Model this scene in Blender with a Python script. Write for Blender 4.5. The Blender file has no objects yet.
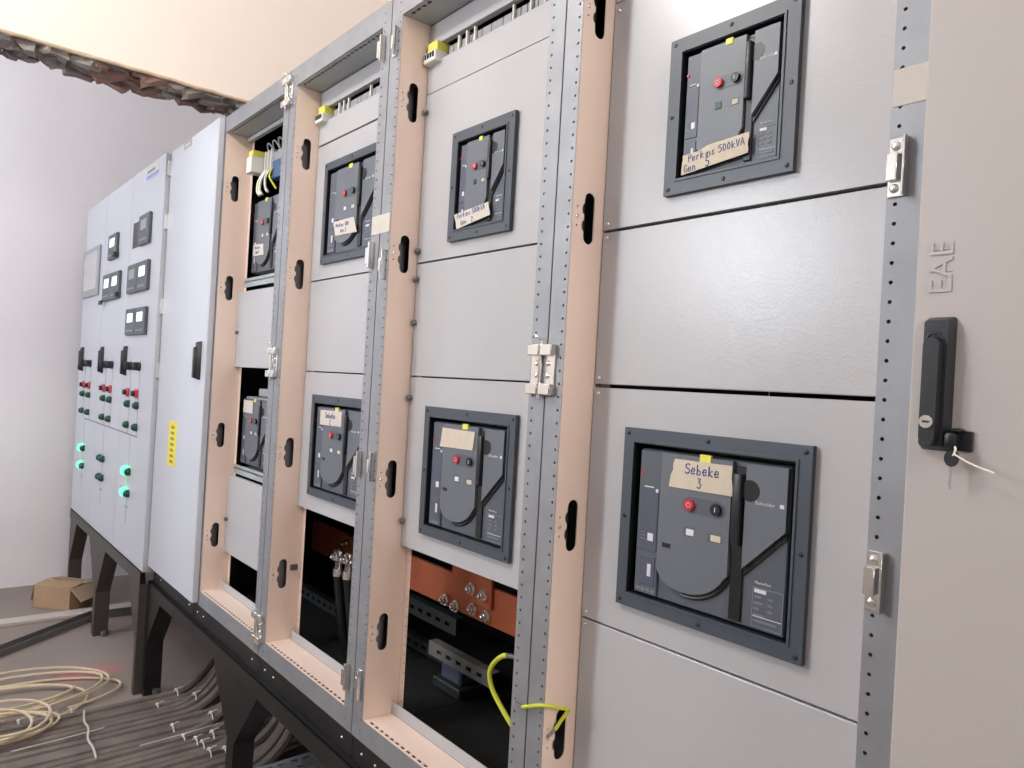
import bpy, bmesh, math, random
from mathutils import Vector, Matrix
from mathutils.geometry import tessellate_polygon
random.seed(7)
scene = bpy.context.scene
col = scene.collection
CZ = 1.55                      # eye height above the floor
D = 0.965                      # front plane of the cabinet frames
PY = 1.050                     # front plane of the recessed panels

# ------------------------------------------------------------------ camera
def make_camera():
    yaw, pitch, roll, f = 0.696429592, 0.003225259, 0.05648844, 735.0
    cy, sy = math.cos(yaw), math.sin(yaw)
    F = Vector((-cy, sy, 0)); R_ = Vector((sy, cy, 0)); U = Vector((0, 0, 1))
    F2 = F*math.cos(pitch) + U*math.sin(pitch); U2 = U*math.cos(pitch) - F*math.sin(pitch)
    R3 = R_*math.cos(roll) + U2*math.sin(roll); U3 = U2*math.cos(roll) - R_*math.sin(roll)
    cam = bpy.data.cameras.new('camera'); o = bpy.data.objects.new('camera', cam)
    m = Matrix((R3, U3, -F2)).transposed().to_4x4(); m.translation = (0, 0, CZ)
    o.matrix_world = m
    cam.sensor_width = 36; cam.lens = f/1024*36; cam.clip_start = 0.02
    col.objects.link(o); scene.camera = o
make_camera()

# ------------------------------------------------------------------ light
w = bpy.data.worlds.new('sky'); scene.world = w; w.use_nodes = True
bg = w.node_tree.nodes['Background']; bg.inputs[0].default_value = (0.80, 0.90, 1.0, 1); bg.inputs[1].default_value = 0.9
def area(name, loc, target, sx, sy, power, colr):
    l = bpy.data.lights.new(name, 'AREA'); l.shape = 'RECTANGLE'; l.size = sx; l.size_y = sy; l.energy = power; l.color = colr
    o = bpy.data.objects.new(name, l); col.objects.link(o); o.location = loc
    d = Vector(target) - Vector(loc); o.rotation_euler = d.to_track_quat('-Z', 'Z').to_euler()
    return o
# daylight entering through two windows behind the photographer and one beyond; right light added
area('daylight_window_main', (-2.80, -2.42, 2.55), (-1.2, 1.2, 1.9), 0.7, 0.7, 41, (0.84, 0.92, 1.0))
area('daylight_window_side', (-0.2, -2.42, 2.9), (-0.6, 1.2, 1.6), 1.5, 1.0, 3, (0.95, 0.96, 1.0))
area('fill_light_right', (2.42, 0.25, 2.75), (-1.6, 0.9, 1.9), 1.1, 1.2, 46, (1.0, 0.90, 0.83))  # warm light added to brighten the beige side plates
area('daylight_window_beyond', (-4.6, -2.42, 2.2), (-4.6, 1.0, 1.3), 1.6, 1.4, 30, (0.88, 0.93, 1.0))
scene.view_settings.view_transform = 'Standard'
scene.view_settings.look = 'None'
scene.view_settings.gamma = 1.0
scene.view_settings.use_curve_mapping = False
scene.view_settings.exposure = 0.42

# ------------------------------------------------------------------ materials
def lin(c): return tuple(((v/255)/12.92 if v/255 <= 0.04045 else ((v/255+0.055)/1.055)**2.4) for v in c)
def mat(name, rgb, rough=0.5, metal=0.0, noise=0.0, nscale=8.0, bump=0.0, bscale=200.0, emit=0.0, spec=0.5):
    m = bpy.data.materials.new(name); m.use_nodes = True
    nt = m.node_tree; b = nt.nodes['Principled BSDF']
    c = lin(rgb)
    b.inputs['Base Color'].default_value = (*c, 1); b.inputs['Roughness'].default_value = rough
    b.inputs['Metallic'].default_value = metal; b.inputs['Specular IOR Level'].default_value = spec
    if noise or bump:
        tc = nt.nodes.new('ShaderNodeTexCoord')
    if noise:
        n = nt.nodes.new('ShaderNodeTexNoise'); n.inputs['Scale'].default_value = nscale; n.inputs['Detail'].default_value = 5
        nt.links.new(tc.outputs['Object'], n.inputs['Vector'])
        mr = nt.nodes.new('ShaderNodeMapRange'); mr.inputs[1].default_value = 0.3; mr.inputs[2].default_value = 0.7
        mr.inputs[3].default_value = 1-noise; mr.inputs[4].default_value = 1+noise*0.6
        nt.links.new(n.outputs['Fac'], mr.inputs[0])
        mx = nt.nodes.new('ShaderNodeMix'); mx.data_type = 'RGBA'; mx.blend_type = 'MULTIPLY'; mx.inputs[0].default_value = 1
        mx.inputs[6].default_value = (*c, 1); nt.links.new(mr.outputs[0], mx.inputs[7]); nt.links.new(mx.outputs[2], b.inputs['Base Color'])
    if bump:
        n2 = nt.nodes.new('ShaderNodeTexNoise'); n2.inputs['Scale'].default_value = bscale; n2.inputs['Detail'].default_value = 2
        nt.links.new(tc.outputs['Object'], n2.inputs['Vector'])
        bp = nt.nodes.new('ShaderNodeBump'); bp.inputs['Strength'].default_value = bump; bp.inputs['Distance'].default_value = 0.002
        nt.links.new(n2.outputs['Fac'], bp.inputs['Height']); nt.links.new(bp.outputs['Normal'], b.inputs['Normal'])
    if emit:
        b.inputs['Emission Color'].default_value = (*c, 1); b.inputs['Emission Strength'].default_value = emit
    return m
M = {}
def defmats():
    M['panel'] = mat('grey_powder_coat', (182, 182, 186), 0.27, bump=0.12, bscale=300)
    M['door'] = mat('warm_grey_powder_coat', (180, 173, 171), 0.42, bump=0.08, bscale=400)
    M['white_door'] = mat('white_grey_powder_coat', (192, 194, 202), 0.42, bump=0.12, bscale=420)
    M['beige'] = mat('beige_painted_steel', (232, 210, 197), 0.45, noise=0.03, nscale=6, bump=0.06)
    M['galv'] = mat('galvanised_steel', (150, 152, 157), 0.55, 0.5, noise=0.10, nscale=14, bump=0.05, bscale=60)
    M['soffit'] = mat('galvanised_soffit', (168, 174, 176), 0.55, 0.25, noise=0.06)
    M['chrome'] = mat('bright_zinc', (225, 224, 222), 0.22, 0.9)
    M['inside'] = mat('shade_black_inner_sheet', (16, 17, 17), 0.75)  # dark interior put into the sheet colour
    M['inner_steel'] = mat('dark_inner_steel', (52, 56, 58), 0.5, 0.3, noise=0.15)
    M['frame'] = mat('slate_plastic', (70, 78, 88), 0.42, bump=0.06, bscale=500)
    M['face'] = mat('breaker_grey_plastic', (102, 108, 117), 0.42, bump=0.05, bscale=500)
    M['face2'] = mat('breaker_dark_grey_plastic', (86, 92, 102), 0.42, bump=0.05, bscale=500)
    M['trip'] = mat('trip_unit_blue_grey', (84, 88, 106), 0.30)
    M['black'] = mat('black_plastic', (20, 23, 27), 0.38)
    M['handle'] = mat('black_handle_plastic', (34, 37, 42), 0.36, bump=0.05, bscale=300)
    M['red'] = mat('red_button', (200, 45, 60), 0.35)
    M['tape'] = mat('masking_tape', (208, 197, 178), 0.8, noise=0.05, nscale=60)
    M['tape_white'] = mat('pale_tape', (206, 199, 191), 0.7, noise=0.03, nscale=60)
    M['ink'] = mat('blue_ink', (48, 58, 140), 0.6)
    M['print'] = mat('white_print', (215, 218, 222), 0.5)
    M['grey_print'] = mat('grey_print', (120, 124, 134), 0.6)
    M['yellow'] = mat('yellow_label', (228, 214, 60), 0.5)
    M['yellowtab'] = mat('yellow_tab', (226, 222, 96), 0.5)
    M['copper'] = mat('copper', (196, 112, 80), 0.42, 0.65, noise=0.12, nscale=9)
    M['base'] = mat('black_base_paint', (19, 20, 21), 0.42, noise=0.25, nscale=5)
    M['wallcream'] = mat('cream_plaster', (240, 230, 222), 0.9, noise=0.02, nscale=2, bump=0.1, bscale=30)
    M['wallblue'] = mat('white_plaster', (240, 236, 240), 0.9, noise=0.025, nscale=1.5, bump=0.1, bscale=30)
    M['base_dusty_lit'] = mat('dusty_lit_base_paint', (70, 66, 63), 0.5, noise=0.25, nscale=4)  # base paint greyed by dust, with front light mixed into the colour
    M['wallgrey'] = mat('grey_plaster', (172, 166, 160), 0.9)
    M['ceil'] = mat('white_ceiling', (235, 232, 228), 0.9)
    M['brick'] = mat('broken_brick', (142, 112, 102), 0.95, noise=0.4, nscale=14, bump=0.6, bscale=30)
    M['mortar'] = mat('broken_mortar', (150, 143, 138), 0.95, noise=0.4, nscale=18, bump=0.6, bscale=40)
    M['plaster_chip'] = mat('plaster_chip', (236, 228, 220), 0.9)
    M['tan'] = mat('tan_plaster_edge', (206, 184, 158), 0.85, noise=0.15, nscale=20)
    M['card'] = mat('cardboard', (176, 146, 118), 0.85, noise=0.08, nscale=10)
    M['card2'] = mat('cardboard_inside', (190, 164, 138), 0.85)
    M['cable'] = mat('dusty_black_cable', (112, 102, 96), 0.75, noise=0.35, nscale=9)
    M['tie'] = mat('white_cable_tie', (225, 222, 214), 0.5)
    M['cream_cable'] = mat('cream_cable', (216, 198, 168), 0.5)
    M['yg'] = mat('yellow_green_wire', (196, 204, 60), 0.4)
    M['lug'] = mat('grey_lug', (120, 122, 124), 0.4, 0.6)
    M['blue'] = mat('blue_terminal', (50, 84, 130), 0.4)
    M['white_plastic'] = mat('white_plastic', (226, 224, 218), 0.4)
    M['grey_plastic'] = mat('grey_plastic', (150, 152, 156), 0.45)
    M['green_off'] = mat('green_lamp_off', (30, 78, 62), 0.3)
    M['green_on'] = mat('green_lamp_lit', (60, 255, 150), 0.3, emit=4.0)
    M['lcd'] = mat('lit_display', (240, 246, 244), 0.3, emit=0.6)
    M['screen'] = mat('pale_screen', (190, 188, 188), 0.25)
    M['meter'] = mat('meter_grey', (78, 84, 90), 0.45)
    M['hmi'] = mat('hmi_bezel', (150, 152, 156), 0.4)
    M['plank'] = mat('dusty_plank', (196, 186, 178), 0.85, noise=0.08)
    M['chan'] = mat('dusty_steel_channel', (120, 118, 116), 0.6, 0.3, noise=0.12)
    M['tray'] = mat('perforated_tray_steel', (185, 187, 195), 0.5, 0.5)
    M['frame_white'] = mat('window_frame_white', (235, 235, 235), 0.4)
    # concrete floor with a pink paint stain and dust
    m = mat('concrete_floor', (146, 133, 127), 0.85, noise=0.14, nscale=1.6, bump=0.25, bscale=40)
    nt = m.node_tree; b = nt.nodes['Principled BSDF']
    src = b.inputs['Base Color'].links[0].from_socket
    tc = nt.nodes.new('ShaderNodeTexCoord'); mp = nt.nodes.new('ShaderNodeMapping')
    nt.links.new(tc.outputs['Object'], mp.inputs[0])
    mp.inputs['Location'].default_value = (4.12*4.5, -0.80*2.6, 0); mp.inputs['Scale'].default_value = (4.5, 2.6, 1)
    ns = nt.nodes.new('ShaderNodeTexNoise'); ns.inputs['Scale'].default_value = 0.9; ns.inputs['Detail'].default_value = 6
    nt.links.new(tc.outputs['Object'], ns.inputs['Vector'])
    ln = nt.nodes.new('ShaderNodeVectorMath'); ln.operation = 'LENGTH'; nt.links.new(mp.outputs[0], ln.inputs[0])
    ad = nt.nodes.new('ShaderNodeMath'); ad.operation = 'ADD'; nt.links.new(ln.outputs['Value'], ad.inputs[0]); nt.links.new(ns.outputs['Fac'], ad.inputs[1])
    mr = nt.nodes.new('ShaderNodeMapRange'); mr.inputs[1].default_value = 0.75; mr.inputs[2].default_value = 1.1; mr.inputs[3].default_value = 0.7; mr.inputs[4].default_value = 0
    nt.links.new(ad.outputs[0], mr.inputs[0])
    mx = nt.nodes.new('ShaderNodeMix'); mx.data_type = 'RGBA'; nt.links.new(mr.outputs[0], mx.inputs[0]); nt.links.new(src, mx.inputs[6])
    mx.inputs[7].default_value = (*lin((196, 120, 122)), 1); nt.links.new(mx.outputs[2], b.inputs['Base Color'])
    M['floor'] = m
defmats()

# ------------------------------------------------------------------ mesh helpers
ORI = {}
class MB:
    def __init__(s): s.v = []; s.f = []
    def add(s, vs, fs):
        k = len(s.v); s.v += [tuple(v) for v in vs]; s.f += [tuple(i+k for i in f) for f in fs]; return s
    def box(s, x0, x1, y0, y1, z0, z1):
        if x0 > x1: x0, x1 = x1, x0
        if y0 > y1: y0, y1 = y1, y0
        if z0 > z1: z0, z1 = z1, z0
        return s.add([(x0,y0,z0),(x1,y0,z0),(x1,y1,z0),(x0,y1,z0),(x0,y0,z1),(x1,y0,z1),(x1,y1,z1),(x0,y1,z1)],
                     [(0,3,2,1),(4,5,6,7),(0,1,5,4),(1,2,6,5),(2,3,7,6),(3,0,4,7)])
    def bbox(s, x0, x1, y0, y1, z0, z1, b=0.003, seg=2):
        bm = bmesh.new(); bmesh.ops.create_cube(bm, size=1)
        for v in bm.verts:
            v.co = Vector(((x0+x1)/2 + v.co.x*abs(x1-x0), (y0+y1)/2 + v.co.y*abs(y1-y0), (z0+z1)/2 + v.co.z*abs(z1-z0)))
        b = min(b, abs(x1-x0)*0.45, abs(y1-y0)*0.45, abs(z1-z0)*0.45)
        bmesh.ops.bevel(bm, geom=list(bm.edges), offset=b, segments=seg, affect='EDGES', profile=0.5)
        bm.verts.index_update()
        s.add([v.co[:] for v in bm.verts], [[v.index for v in f.verts] for f in bm.faces]); bm.free(); return s
    def prism(s, outer, holes, fn, d0, d1):
        """outer/holes: 2D loops; fn(a,b,d)->xyz; sheet from d0 (front) to d1 (back)"""
        loops = [outer] + list(holes)
        pts = [p for l in loops for p in l]; n = len(pts)
        tris = tessellate_polygon([[Vector((p[0], p[1], 0)) for p in l] for l in loops])
        vs = [fn(a, b, d0) for a, b in pts] + [fn(a, b, d1) for a, b in pts]
        fs = [tuple(t) for t in tris] + [(t[2]+n, t[1]+n, t[0]+n) for t in tris]
        k = 0
        for l in loops:
            m = len(l)
            for i in range(m):
                j = (i+1) % m; fs.append((k+i, k+j, k+j+n, k+i+n))
            k += m
        return s.add(vs, fs)
    def cyl(s, p0, p1, r, n=12, r1=None):
        p0 = Vector(p0); p1 = Vector(p1); d = (p1-p0).normalized()
        a = d.orthogonal().normalized(); b = d.cross(a); r1 = r if r1 is None else r1
        vs = []
        for p, rr in ((p0, r), (p1, r1)):
            for i in range(n):
                t = 2*math.pi*i/n; vs.append(p + a*math.cos(t)*rr + b*math.sin(t)*rr)
        fs = [(i, (i+1) % n, n+(i+1) % n, n+i) for i in range(n)] + [tuple(range(n-1, -1, -1)), tuple(range(n, 2*n))]
        return s.add(vs, fs)
    def dome(s, c, nrm, r, h, n=10):
        c = Vector(c); d = Vector(nrm).normalized(); a = d.orthogonal().normalized(); b = d.cross(a)
        vs = []; rings = [(1, 0), (0.92, 0.5), (0.6, 0.86)]
        for q, hh in rings:
            for i in range(n):
                t = 2*math.pi*i/n; vs.append(c + (a*math.cos(t) + b*math.sin(t))*r*q + d*h*hh)
        vs.append(c + d*h); fs = []
        for k in range(2):
            for i in range(n): fs.append((k*n+i, k*n+(i+1) % n, (k+1)*n+(i+1) % n, (k+1)*n+i))
        for i in range(n): fs.append((2*n+i, 2*n+(i+1) % n, 3*n))
        fs.append(tuple(range(n-1, -1, -1)))
        return s.add(vs, fs)
    def tube(s, pts, r, n=8, closed=False, sm=0):
        P = [Vector(p) for p in pts]
        if sm and len(P) > 2:                                        # Catmull-Rom resampling
            Q = []
            for i in range(len(P)-1):
                p0, p1, p2, p3 = P[max(i-1, 0)], P[i], P[i+1], P[min(i+2, len(P)-1)]
                for k in range(sm):
                    t = k/sm
                    Q.append(0.5*((2*p1) + (p2-p0)*t + (2*p0-5*p1+4*p2-p3)*t*t + (3*p1-p0-3*p2+p3)*t*t*t))
            P = Q + [P[-1]]
        m = len(P); vs = []; up = None
        for i in range(m):
            if closed: t = P[(i+1) % m] - P[i-1]
            else: t = P[min(i+1, m-1)] - P[max(i-1, 0)]
            t.normalize()
            if up is None: up = t.orthogonal().normalized()
            up = (up - t*up.dot(t))
            if up.length < 1e-6: up = t.orthogonal()
            up.normalize(); b = t.cross(up)
            for k in range(n):
                a = 2*math.pi*k/n; vs.append(P[i] + up*math.cos(a)*r + b*math.sin(a)*r)
        fs = []
        for i in range(m if closed else m-1):
            j = (i+1) % m
            for k in range(n): fs.append((i*n+k, i*n+(k+1) % n, j*n+(k+1) % n, j*n+k))
        if not closed: fs += [tuple(range(n-1, -1, -1)), tuple(range((m-1)*n, m*n))]
        return s.add(vs, fs)
    def strip(s, o, u, v, nrm, L, W, pitch, hv, hole, depth=0.002, margin=0.012):
        """sheet of length L along u and width W along v with one row of real holes at v=hv; hole = list of (a,b) offsets"""
        o = Vector(o); u = Vector(u); v = Vector(v); nrm = Vector(nrm)
        P = lambda a, b, d=0.0: o + u*a + v*b - nrm*d
        c = max(abs(q[1]) for q in hole) + 0.002
        n = int((L-2*margin)/pitch); st = (L - n*pitch)/2
        def quad(a0, a1, b0, b1):
            if a1-a0 > 1e-6 and b1-b0 > 1e-6: s.add([P(a0,b0), P(a1,b0), P(a1,b1), P(a0,b1)], [(0,1,2,3)])
        v0, v1 = hv-c, hv+c
        quad(0, L, 0, v0); quad(0, L, v1, W); quad(0, st, v0, v1); quad(st+n*pitch, L, v0, v1)
        m = len(hole)
        for i in range(n):
            ca = st + (i+0.5)*pitch
            h2 = pitch/2
            outer = []; A_ = max(abs(q[0]) for q in hole); B_ = max(abs(q[1]) for q in hole)
            for (a, b) in hole:
                t = max(abs(a)/A_, abs(b)/B_); outer.append((a/A_/t*h2, b/B_/t*c))
            vs = [P(ca+a, hv+b) for a, b in outer] + [P(ca+a, hv+b) for a, b in hole] + [P(ca+a, hv+b, depth) for a, b in hole]
            fs = []
            for k in range(m):
                j = (k+1) % m
                fs.append((k, j, m+j, m+k)); fs.append((m+k, m+j, 2*m+j, 2*m+k))
            s.add(vs, fs)
        return s
    def build(s, name, m, parent=None, smooth=False, weld=False):
        me = bpy.data.meshes.new(name)
        off = ORI.get(parent, Vector((0,0,0))) if parent else Vector((0,0,0))
        me.from_pydata([(x-off[0], y-off[1], z-off[2]) for x, y, z in s.v], [], s.f)
        bm = bmesh.new(); bm.from_mesh(me)
        if weld: bmesh.ops.remove_doubles(bm, verts=bm.verts, dist=1e-5)
        if not hasattr(s, 'open'): bmesh.ops.recalc_face_normals(bm, faces=bm.faces)
        bm.to_mesh(me); bm.free()
        me.materials.append(M[m])
        if smooth:
            for p in me.polygons: p.use_smooth = True
            try: me.set_sharp_from_angle(angle=math.radians(40))
            except Exception: pass
        o = bpy.data.objects.new(name, me); col.objects.link(o)
        if parent: o.parent = parent; ORI[o] = off
        return o
def oct_hole(r, n=8, sx=1.0):
    # ring that starts on the cell corners so the outer square has its corners
    return [(r*sx*math.cos(math.pi/4 + 2*math.pi*i/n), r*math.sin(math.pi/4 + 2*math.pi*i/n)) for i in range(n)]
def rect_hole(a, b): return [(a, b), (0, b), (-a, b), (-a, 0), (-a, -b), (0, -b), (a, -b), (a, 0)]
def thing(name, label, cat, loc, group=None):
    o = bpy.data.objects.new(name, None); o.empty_display_size = 0.05; col.objects.link(o); o.location = loc
    ORI[o] = Vector(loc); tag(o, label, cat, group); return o
def tag(o, label, cat, group=None, kind=None):
    o['label'] = label; o['category'] = cat
    if group: o['group'] = group
    if kind: o['kind'] = kind
    return o
def structure(o, label=None):
    o['kind'] = 'structure'
    if label: o['label'] = label
    return o
def inst(name, src, parent, loc, rot=None):
    """share the mesh of src; loc in world coordinates"""
    o = bpy.data.objects.new(name, src); col.objects.link(o); o.parent = parent
    o.location = Vector(loc) - ORI[parent]
    if rot: o.rotation_euler = rot
    return o
def mesh_of(mb, m, smooth=False):
    me = bpy.data.meshes.new('piece'); me.from_pydata(mb.v, [], mb.f)
    bm = bmesh.new(); bm.from_mesh(me); bmesh.ops.recalc_face_normals(bm, faces=bm.faces); bm.to_mesh(me); bm.free()
    me.materials.append(M[m])
    if smooth:
        for p in me.polygons: p.use_smooth = True
        try: me.set_sharp_from_angle(angle=math.radians(40))
        except Exception: pass
    return me
def text(body, size, m, parent, name, fn, depth=0.0006, label=None, align='LEFT'):
    cu = bpy.data.curves.new('t', 'FONT'); cu.body = body; cu.size = size; cu.extrude = depth/2; cu.align_x = align; cu.resolution_u = 2
    to = bpy.data.objects.new('t', cu); col.objects.link(to)
    dg = bpy.context.evaluated_depsgraph_get(); me = bpy.data.meshes.new_from_object(to.evaluated_get(dg))
    bpy.data.objects.remove(to); bpy.data.curves.remove(cu)
    mb = MB(); mb.v = [tuple(fn(v.co.x, v.co.y, v.co.z)) for v in me.vertices]; mb.f = [tuple(p.vertices) for p in me.polygons]
    bpy.data.meshes.remove(me)
    o = mb.build(name, m, parent)
    if label: o['label'] = label
    return o
def front(y): return lambda a, b, d: (a, y + d, b)         # (x, z) loop on a front plane; d grows inwards
def Zr(z): return z + CZ

# handwriting: strokes on a unit grid, one list of polylines for each character
GL = {
 'S': [[(.85,.9),(.5,1),(.15,.85),(.2,.6),(.7,.45),(.8,.2),(.45,0),(.05,.12)]],
 'e': [[(.1,.3),(.7,.36),(.6,.6),(.3,.6),(.1,.3),(.25,.02),(.75,.12)]],
 'b': [[(.2,1),(.15,0),(.6,.02),(.7,.35),(.2,.5)]],
 'k': [[(.2,1),(.15,0)],[(.7,.6),(.2,.3),(.75,0)]],
 'P': [[(.2,0),(.25,1),(.75,.95),(.8,.6),(.25,.5)]],
 'r': [[(.2,.6),(.2,0)],[(.2,.4),(.45,.6),(.7,.58)]],
 'i': [[(.4,.55),(.4,0)],[(.42,.78),(.45,.82)]],
 'n': [[(.15,.6),(.15,0)],[(.15,.4),(.45,.6),(.65,.45),(.68,0)]],
 's': [[(.7,.55),(.35,.6),(.25,.42),(.6,.25),(.55,.02),(.15,.06)]],
 '5': [[(.8,1),(.25,.98),(.2,.6),(.65,.6),(.75,.25),(.45,0),(.1,.1)]],
 '0': [[(.45,1),(.15,.6),(.25,.05),(.6,.05),(.75,.6),(.45,1)]],
 'V': [[(.1,1),(.4,0),(.8,1)]],
 'A': [[(.05,0),(.45,1),(.8,0)],[(.2,.4),(.7,.4)]],
 'G': [[(.85,.85),(.45,1),(.1,.55),(.3,.05),(.8,.1),(.8,.45),(.5,.45)]],
 '3': [[(.15,.95),(.65,.95),(.35,.6),(.75,.35),(.5,0),(.1,.08)]],
 '2': [[(.15,.8),(.5,1),(.75,.7),(.15,.02),(.85,.05)]],
 '1': [[(.3,.8),(.5,1),(.48,0)],[(.25,0),(.75,0)]],
 '4': [[(.6,0),(.62,1),(.1,.35),(.85,.35)]],
 ' ': [],
}
def handwriting(body, h, origin, ang, y, parent, r=0.0011):
    mb = MB(); x = 0; ca, sa = math.cos(ang), math.sin(ang)
    for ch in body:
        for st in GL.get(ch, []):
            pts = []
            for a, b in st:
                px, pz = x + a*h*0.72, b*h
                pts.append((origin[0] + px*ca - pz*sa, y, origin[1] + px*sa + pz*ca))
            mb.tube(pts, r, 4)
        x += h*0.72*(0.55 if ch in ' i' else 0.95)
    return mb.build('handwriting', 'ink', parent)

# ------------------------------------------------------------------ room
def make_room():
    zf, zc = 0.0, 4.0
    structure(MB().box(-6.1, 2.6, -2.6, 2.4, -0.1, zf).build('floor', 'floor'), 'dusty pinkish grey concrete floor')
    structure(MB().box(-6.1, 2.6, -2.6, 2.4, zc, zc+0.1).build('ceiling', 'ceil'))
    structure(MB().box(-6.1, -5.94, -2.6, 2.4, zf, zc).build('wall_far', 'wallblue'), 'white plastered wall at the far end of the row')
    structure(MB().box(-5.94, 2.5, 2.25, 2.4, zf, zc).build('wall_back', 'wallcream'))
    # right wall with an added window for the fill light, wall behind the photographer with three windows
    wr = MB().prism([(-2.5, zf), (2.25, zf), (2.25, zc), (-2.5, zc)], [[(-.3, 2.15), (.8, 2.15), (.8, 3.35), (-.3, 3.35)]], lambda a, b, d: (2.5+d, a, b), 0, 0.1)
    structure(wr.build('wall_right', 'wallgrey'))
    wins = [(-3.15, -2.45, 2.2, 2.9), (-0.95, 0.55, 2.4, 3.4), (-5.4, -3.8, 1.5, 2.9)]
    wf = MB().prism([(-5.94, zf), (2.5, zf), (2.5, zc), (-5.94, zc)], [[(a, c_), (b, c_), (b, d), (a, d)] for a, b, c_, d in wins], lambda a, b, d: (a, -2.5-d, b), 0, 0.1)
    structure(wf.build('wall_front', 'wallgrey'))
    for i, (a, b, c_, d) in enumerate(wins):
        mb = MB(); t = 0.05
        mb.box(a, b, -2.58, -2.52, c_, c_+t).box(a, b, -2.58, -2.52, d-t, d).box(a, a+t, -2.58, -2.52, c_, d).box(b-t, b, -2.58, -2.52, c_, d)
        mb.box((a+b)/2-t/2, (a+b)/2+t/2, -2.58, -2.52, c_, d)
        structure(mb.build('window_%d' % (i+1), 'frame_white'))
    mb = MB(); t = 0.05; a, b, c_, d = -.3, .8, 2.15, 3.35  # frame of the unseen window added around the right fill light
    mb.box(2.52, 2.58, a, b, c_, c_+t).box(2.52, 2.58, a, b, d-t, d).box(2.52, 2.58, a, a+t, c_, d).box(2.52, 2.58, b-t, b, c_, d)
    structure(mb.build('window_4', 'frame_white'))
    # wall broken through for the cabinets: lintel wall and its jamb
    lw = MB().prism([(-2.5, zf), (-0.35, zf), (-0.35, Zr(1.164)), (2.25, Zr(1.164)), (2.25, zc), (-2.5, zc)], [], lambda a, b, d: (-3.2-d, a, b), 0, 0.2)
    wall = structure(lw.build('wall_middle', 'wallcream'), 'cream wall with a roughly broken opening above the cabinets')
    ORI[wall] = Vector((0,0,0))
    # thin tan plaster edge hanging along the front of the break
    mb = MB(); pts = []
    y = -0.35
    while y < 1.35:
        pts.append((-3.196 + random.uniform(-.003, .003), y, Zr(1.157) + random.uniform(-.003, .003))); y += 0.05
    mb.tube(pts, 0.007, 6); mb.build('plaster_edge', 'tan', wall)
    # rubble of the break, every lump its own piece
    y = -0.34
    while y < 1.40:
        wdt = random.uniform(0.04, 0.085)
        for xx in (-3.243, -3.285, -3.33, -3.378):
            bm = bmesh.new(); bmesh.ops.create_cube(bm, size=2)
            bmesh.ops.subdivide_edges(bm, edges=list(bm.edges), cuts=1, use_grid_fill=True)
            sx, sy, sz = 0.030*random.uniform(.8, 1.2), wdt*random.uniform(.5, .75), random.uniform(0.018, 0.034)
            rot = Matrix.Rotation(random.uniform(-.5, .5), 3, 'Z') @ Matrix.Rotation(random.uniform(-.35, .35), 3, 'X')
            for v in bm.verts:
                v.co = rot @ Vector((v.co.x*sx*random.uniform(.7, 1.12), v.co.y*sy*random.uniform(.7, 1.12), v.co.z*sz*random.uniform(.6, 1.15)))
            bm.verts.index_update()
            mb = MB(); c0 = Vector((xx + random.uniform(-.012, .012), y + wdt/2 + random.uniform(-.02, .02), Zr(1.163) + random.uniform(-.014, .008)))
            mb.add([(min((c0+v.co).x, -3.204), (c0+v.co).y, (c0+v.co).z) for v in bm.verts], [[v.index for v in f.verts] for f in bm.faces]); bm.free()
            mb.build('brick', 'plaster_chip' if random.random() < .10 else ('brick' if random.random() < (.7 if .5 < y < .72 else .22) else 'mortar'), wall)
        y += wdt
make_room()
def added_pendant(x, y, z, strength, rgb, lab):  # unseen lamps added to brighten the upper cabinets and walls
    t = thing('added_fill_lamp', lab, 'lamp', (x, y, z))
    bm = bmesh.new(); bmesh.ops.create_uvsphere(bm, u_segments=20, v_segments=12, radius=.10); bm.verts.index_update()
    mb = MB().add([(v.co.x+x, v.co.y+y, v.co.z+z) for v in bm.verts], [[v.index for v in f.verts] for f in bm.faces]); bm.free()
    key = 'fill_bulb_%d' % int(strength); M[key] = mat('fill_globe_glow', (255, 255, 255), .4, emit=strength)
    M[key].node_tree.nodes['Principled BSDF'].inputs['Emission Color'].default_value = (*rgb, 1)
    mb.build('globe', key, t, True)
    MB().cyl((x, y, z+.095), (x, y, z+.16), .035, 14).build('added_lamp_holder', 'white_plastic', t, True)
    MB().cyl((x, y, z+.16), (x, y, 4.0), .005, 6).build('added_lamp_cord', 'white_plastic', t)
    MB().cyl((x, y, 3.97), (x, y, 4.0), .05, 14).build('added_ceiling_rose', 'white_plastic', t, True)
added_pendant(-1.85, -.55, 3.30, 150, (1.0, .95, .90), 'added unseen fill globe hanging above the open cabinets')
added_pendant(-4.6, -1.0, 3.30, 92, (.88, .93, 1.0), 'added unseen fill globe hanging in the room beyond the break')

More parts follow.
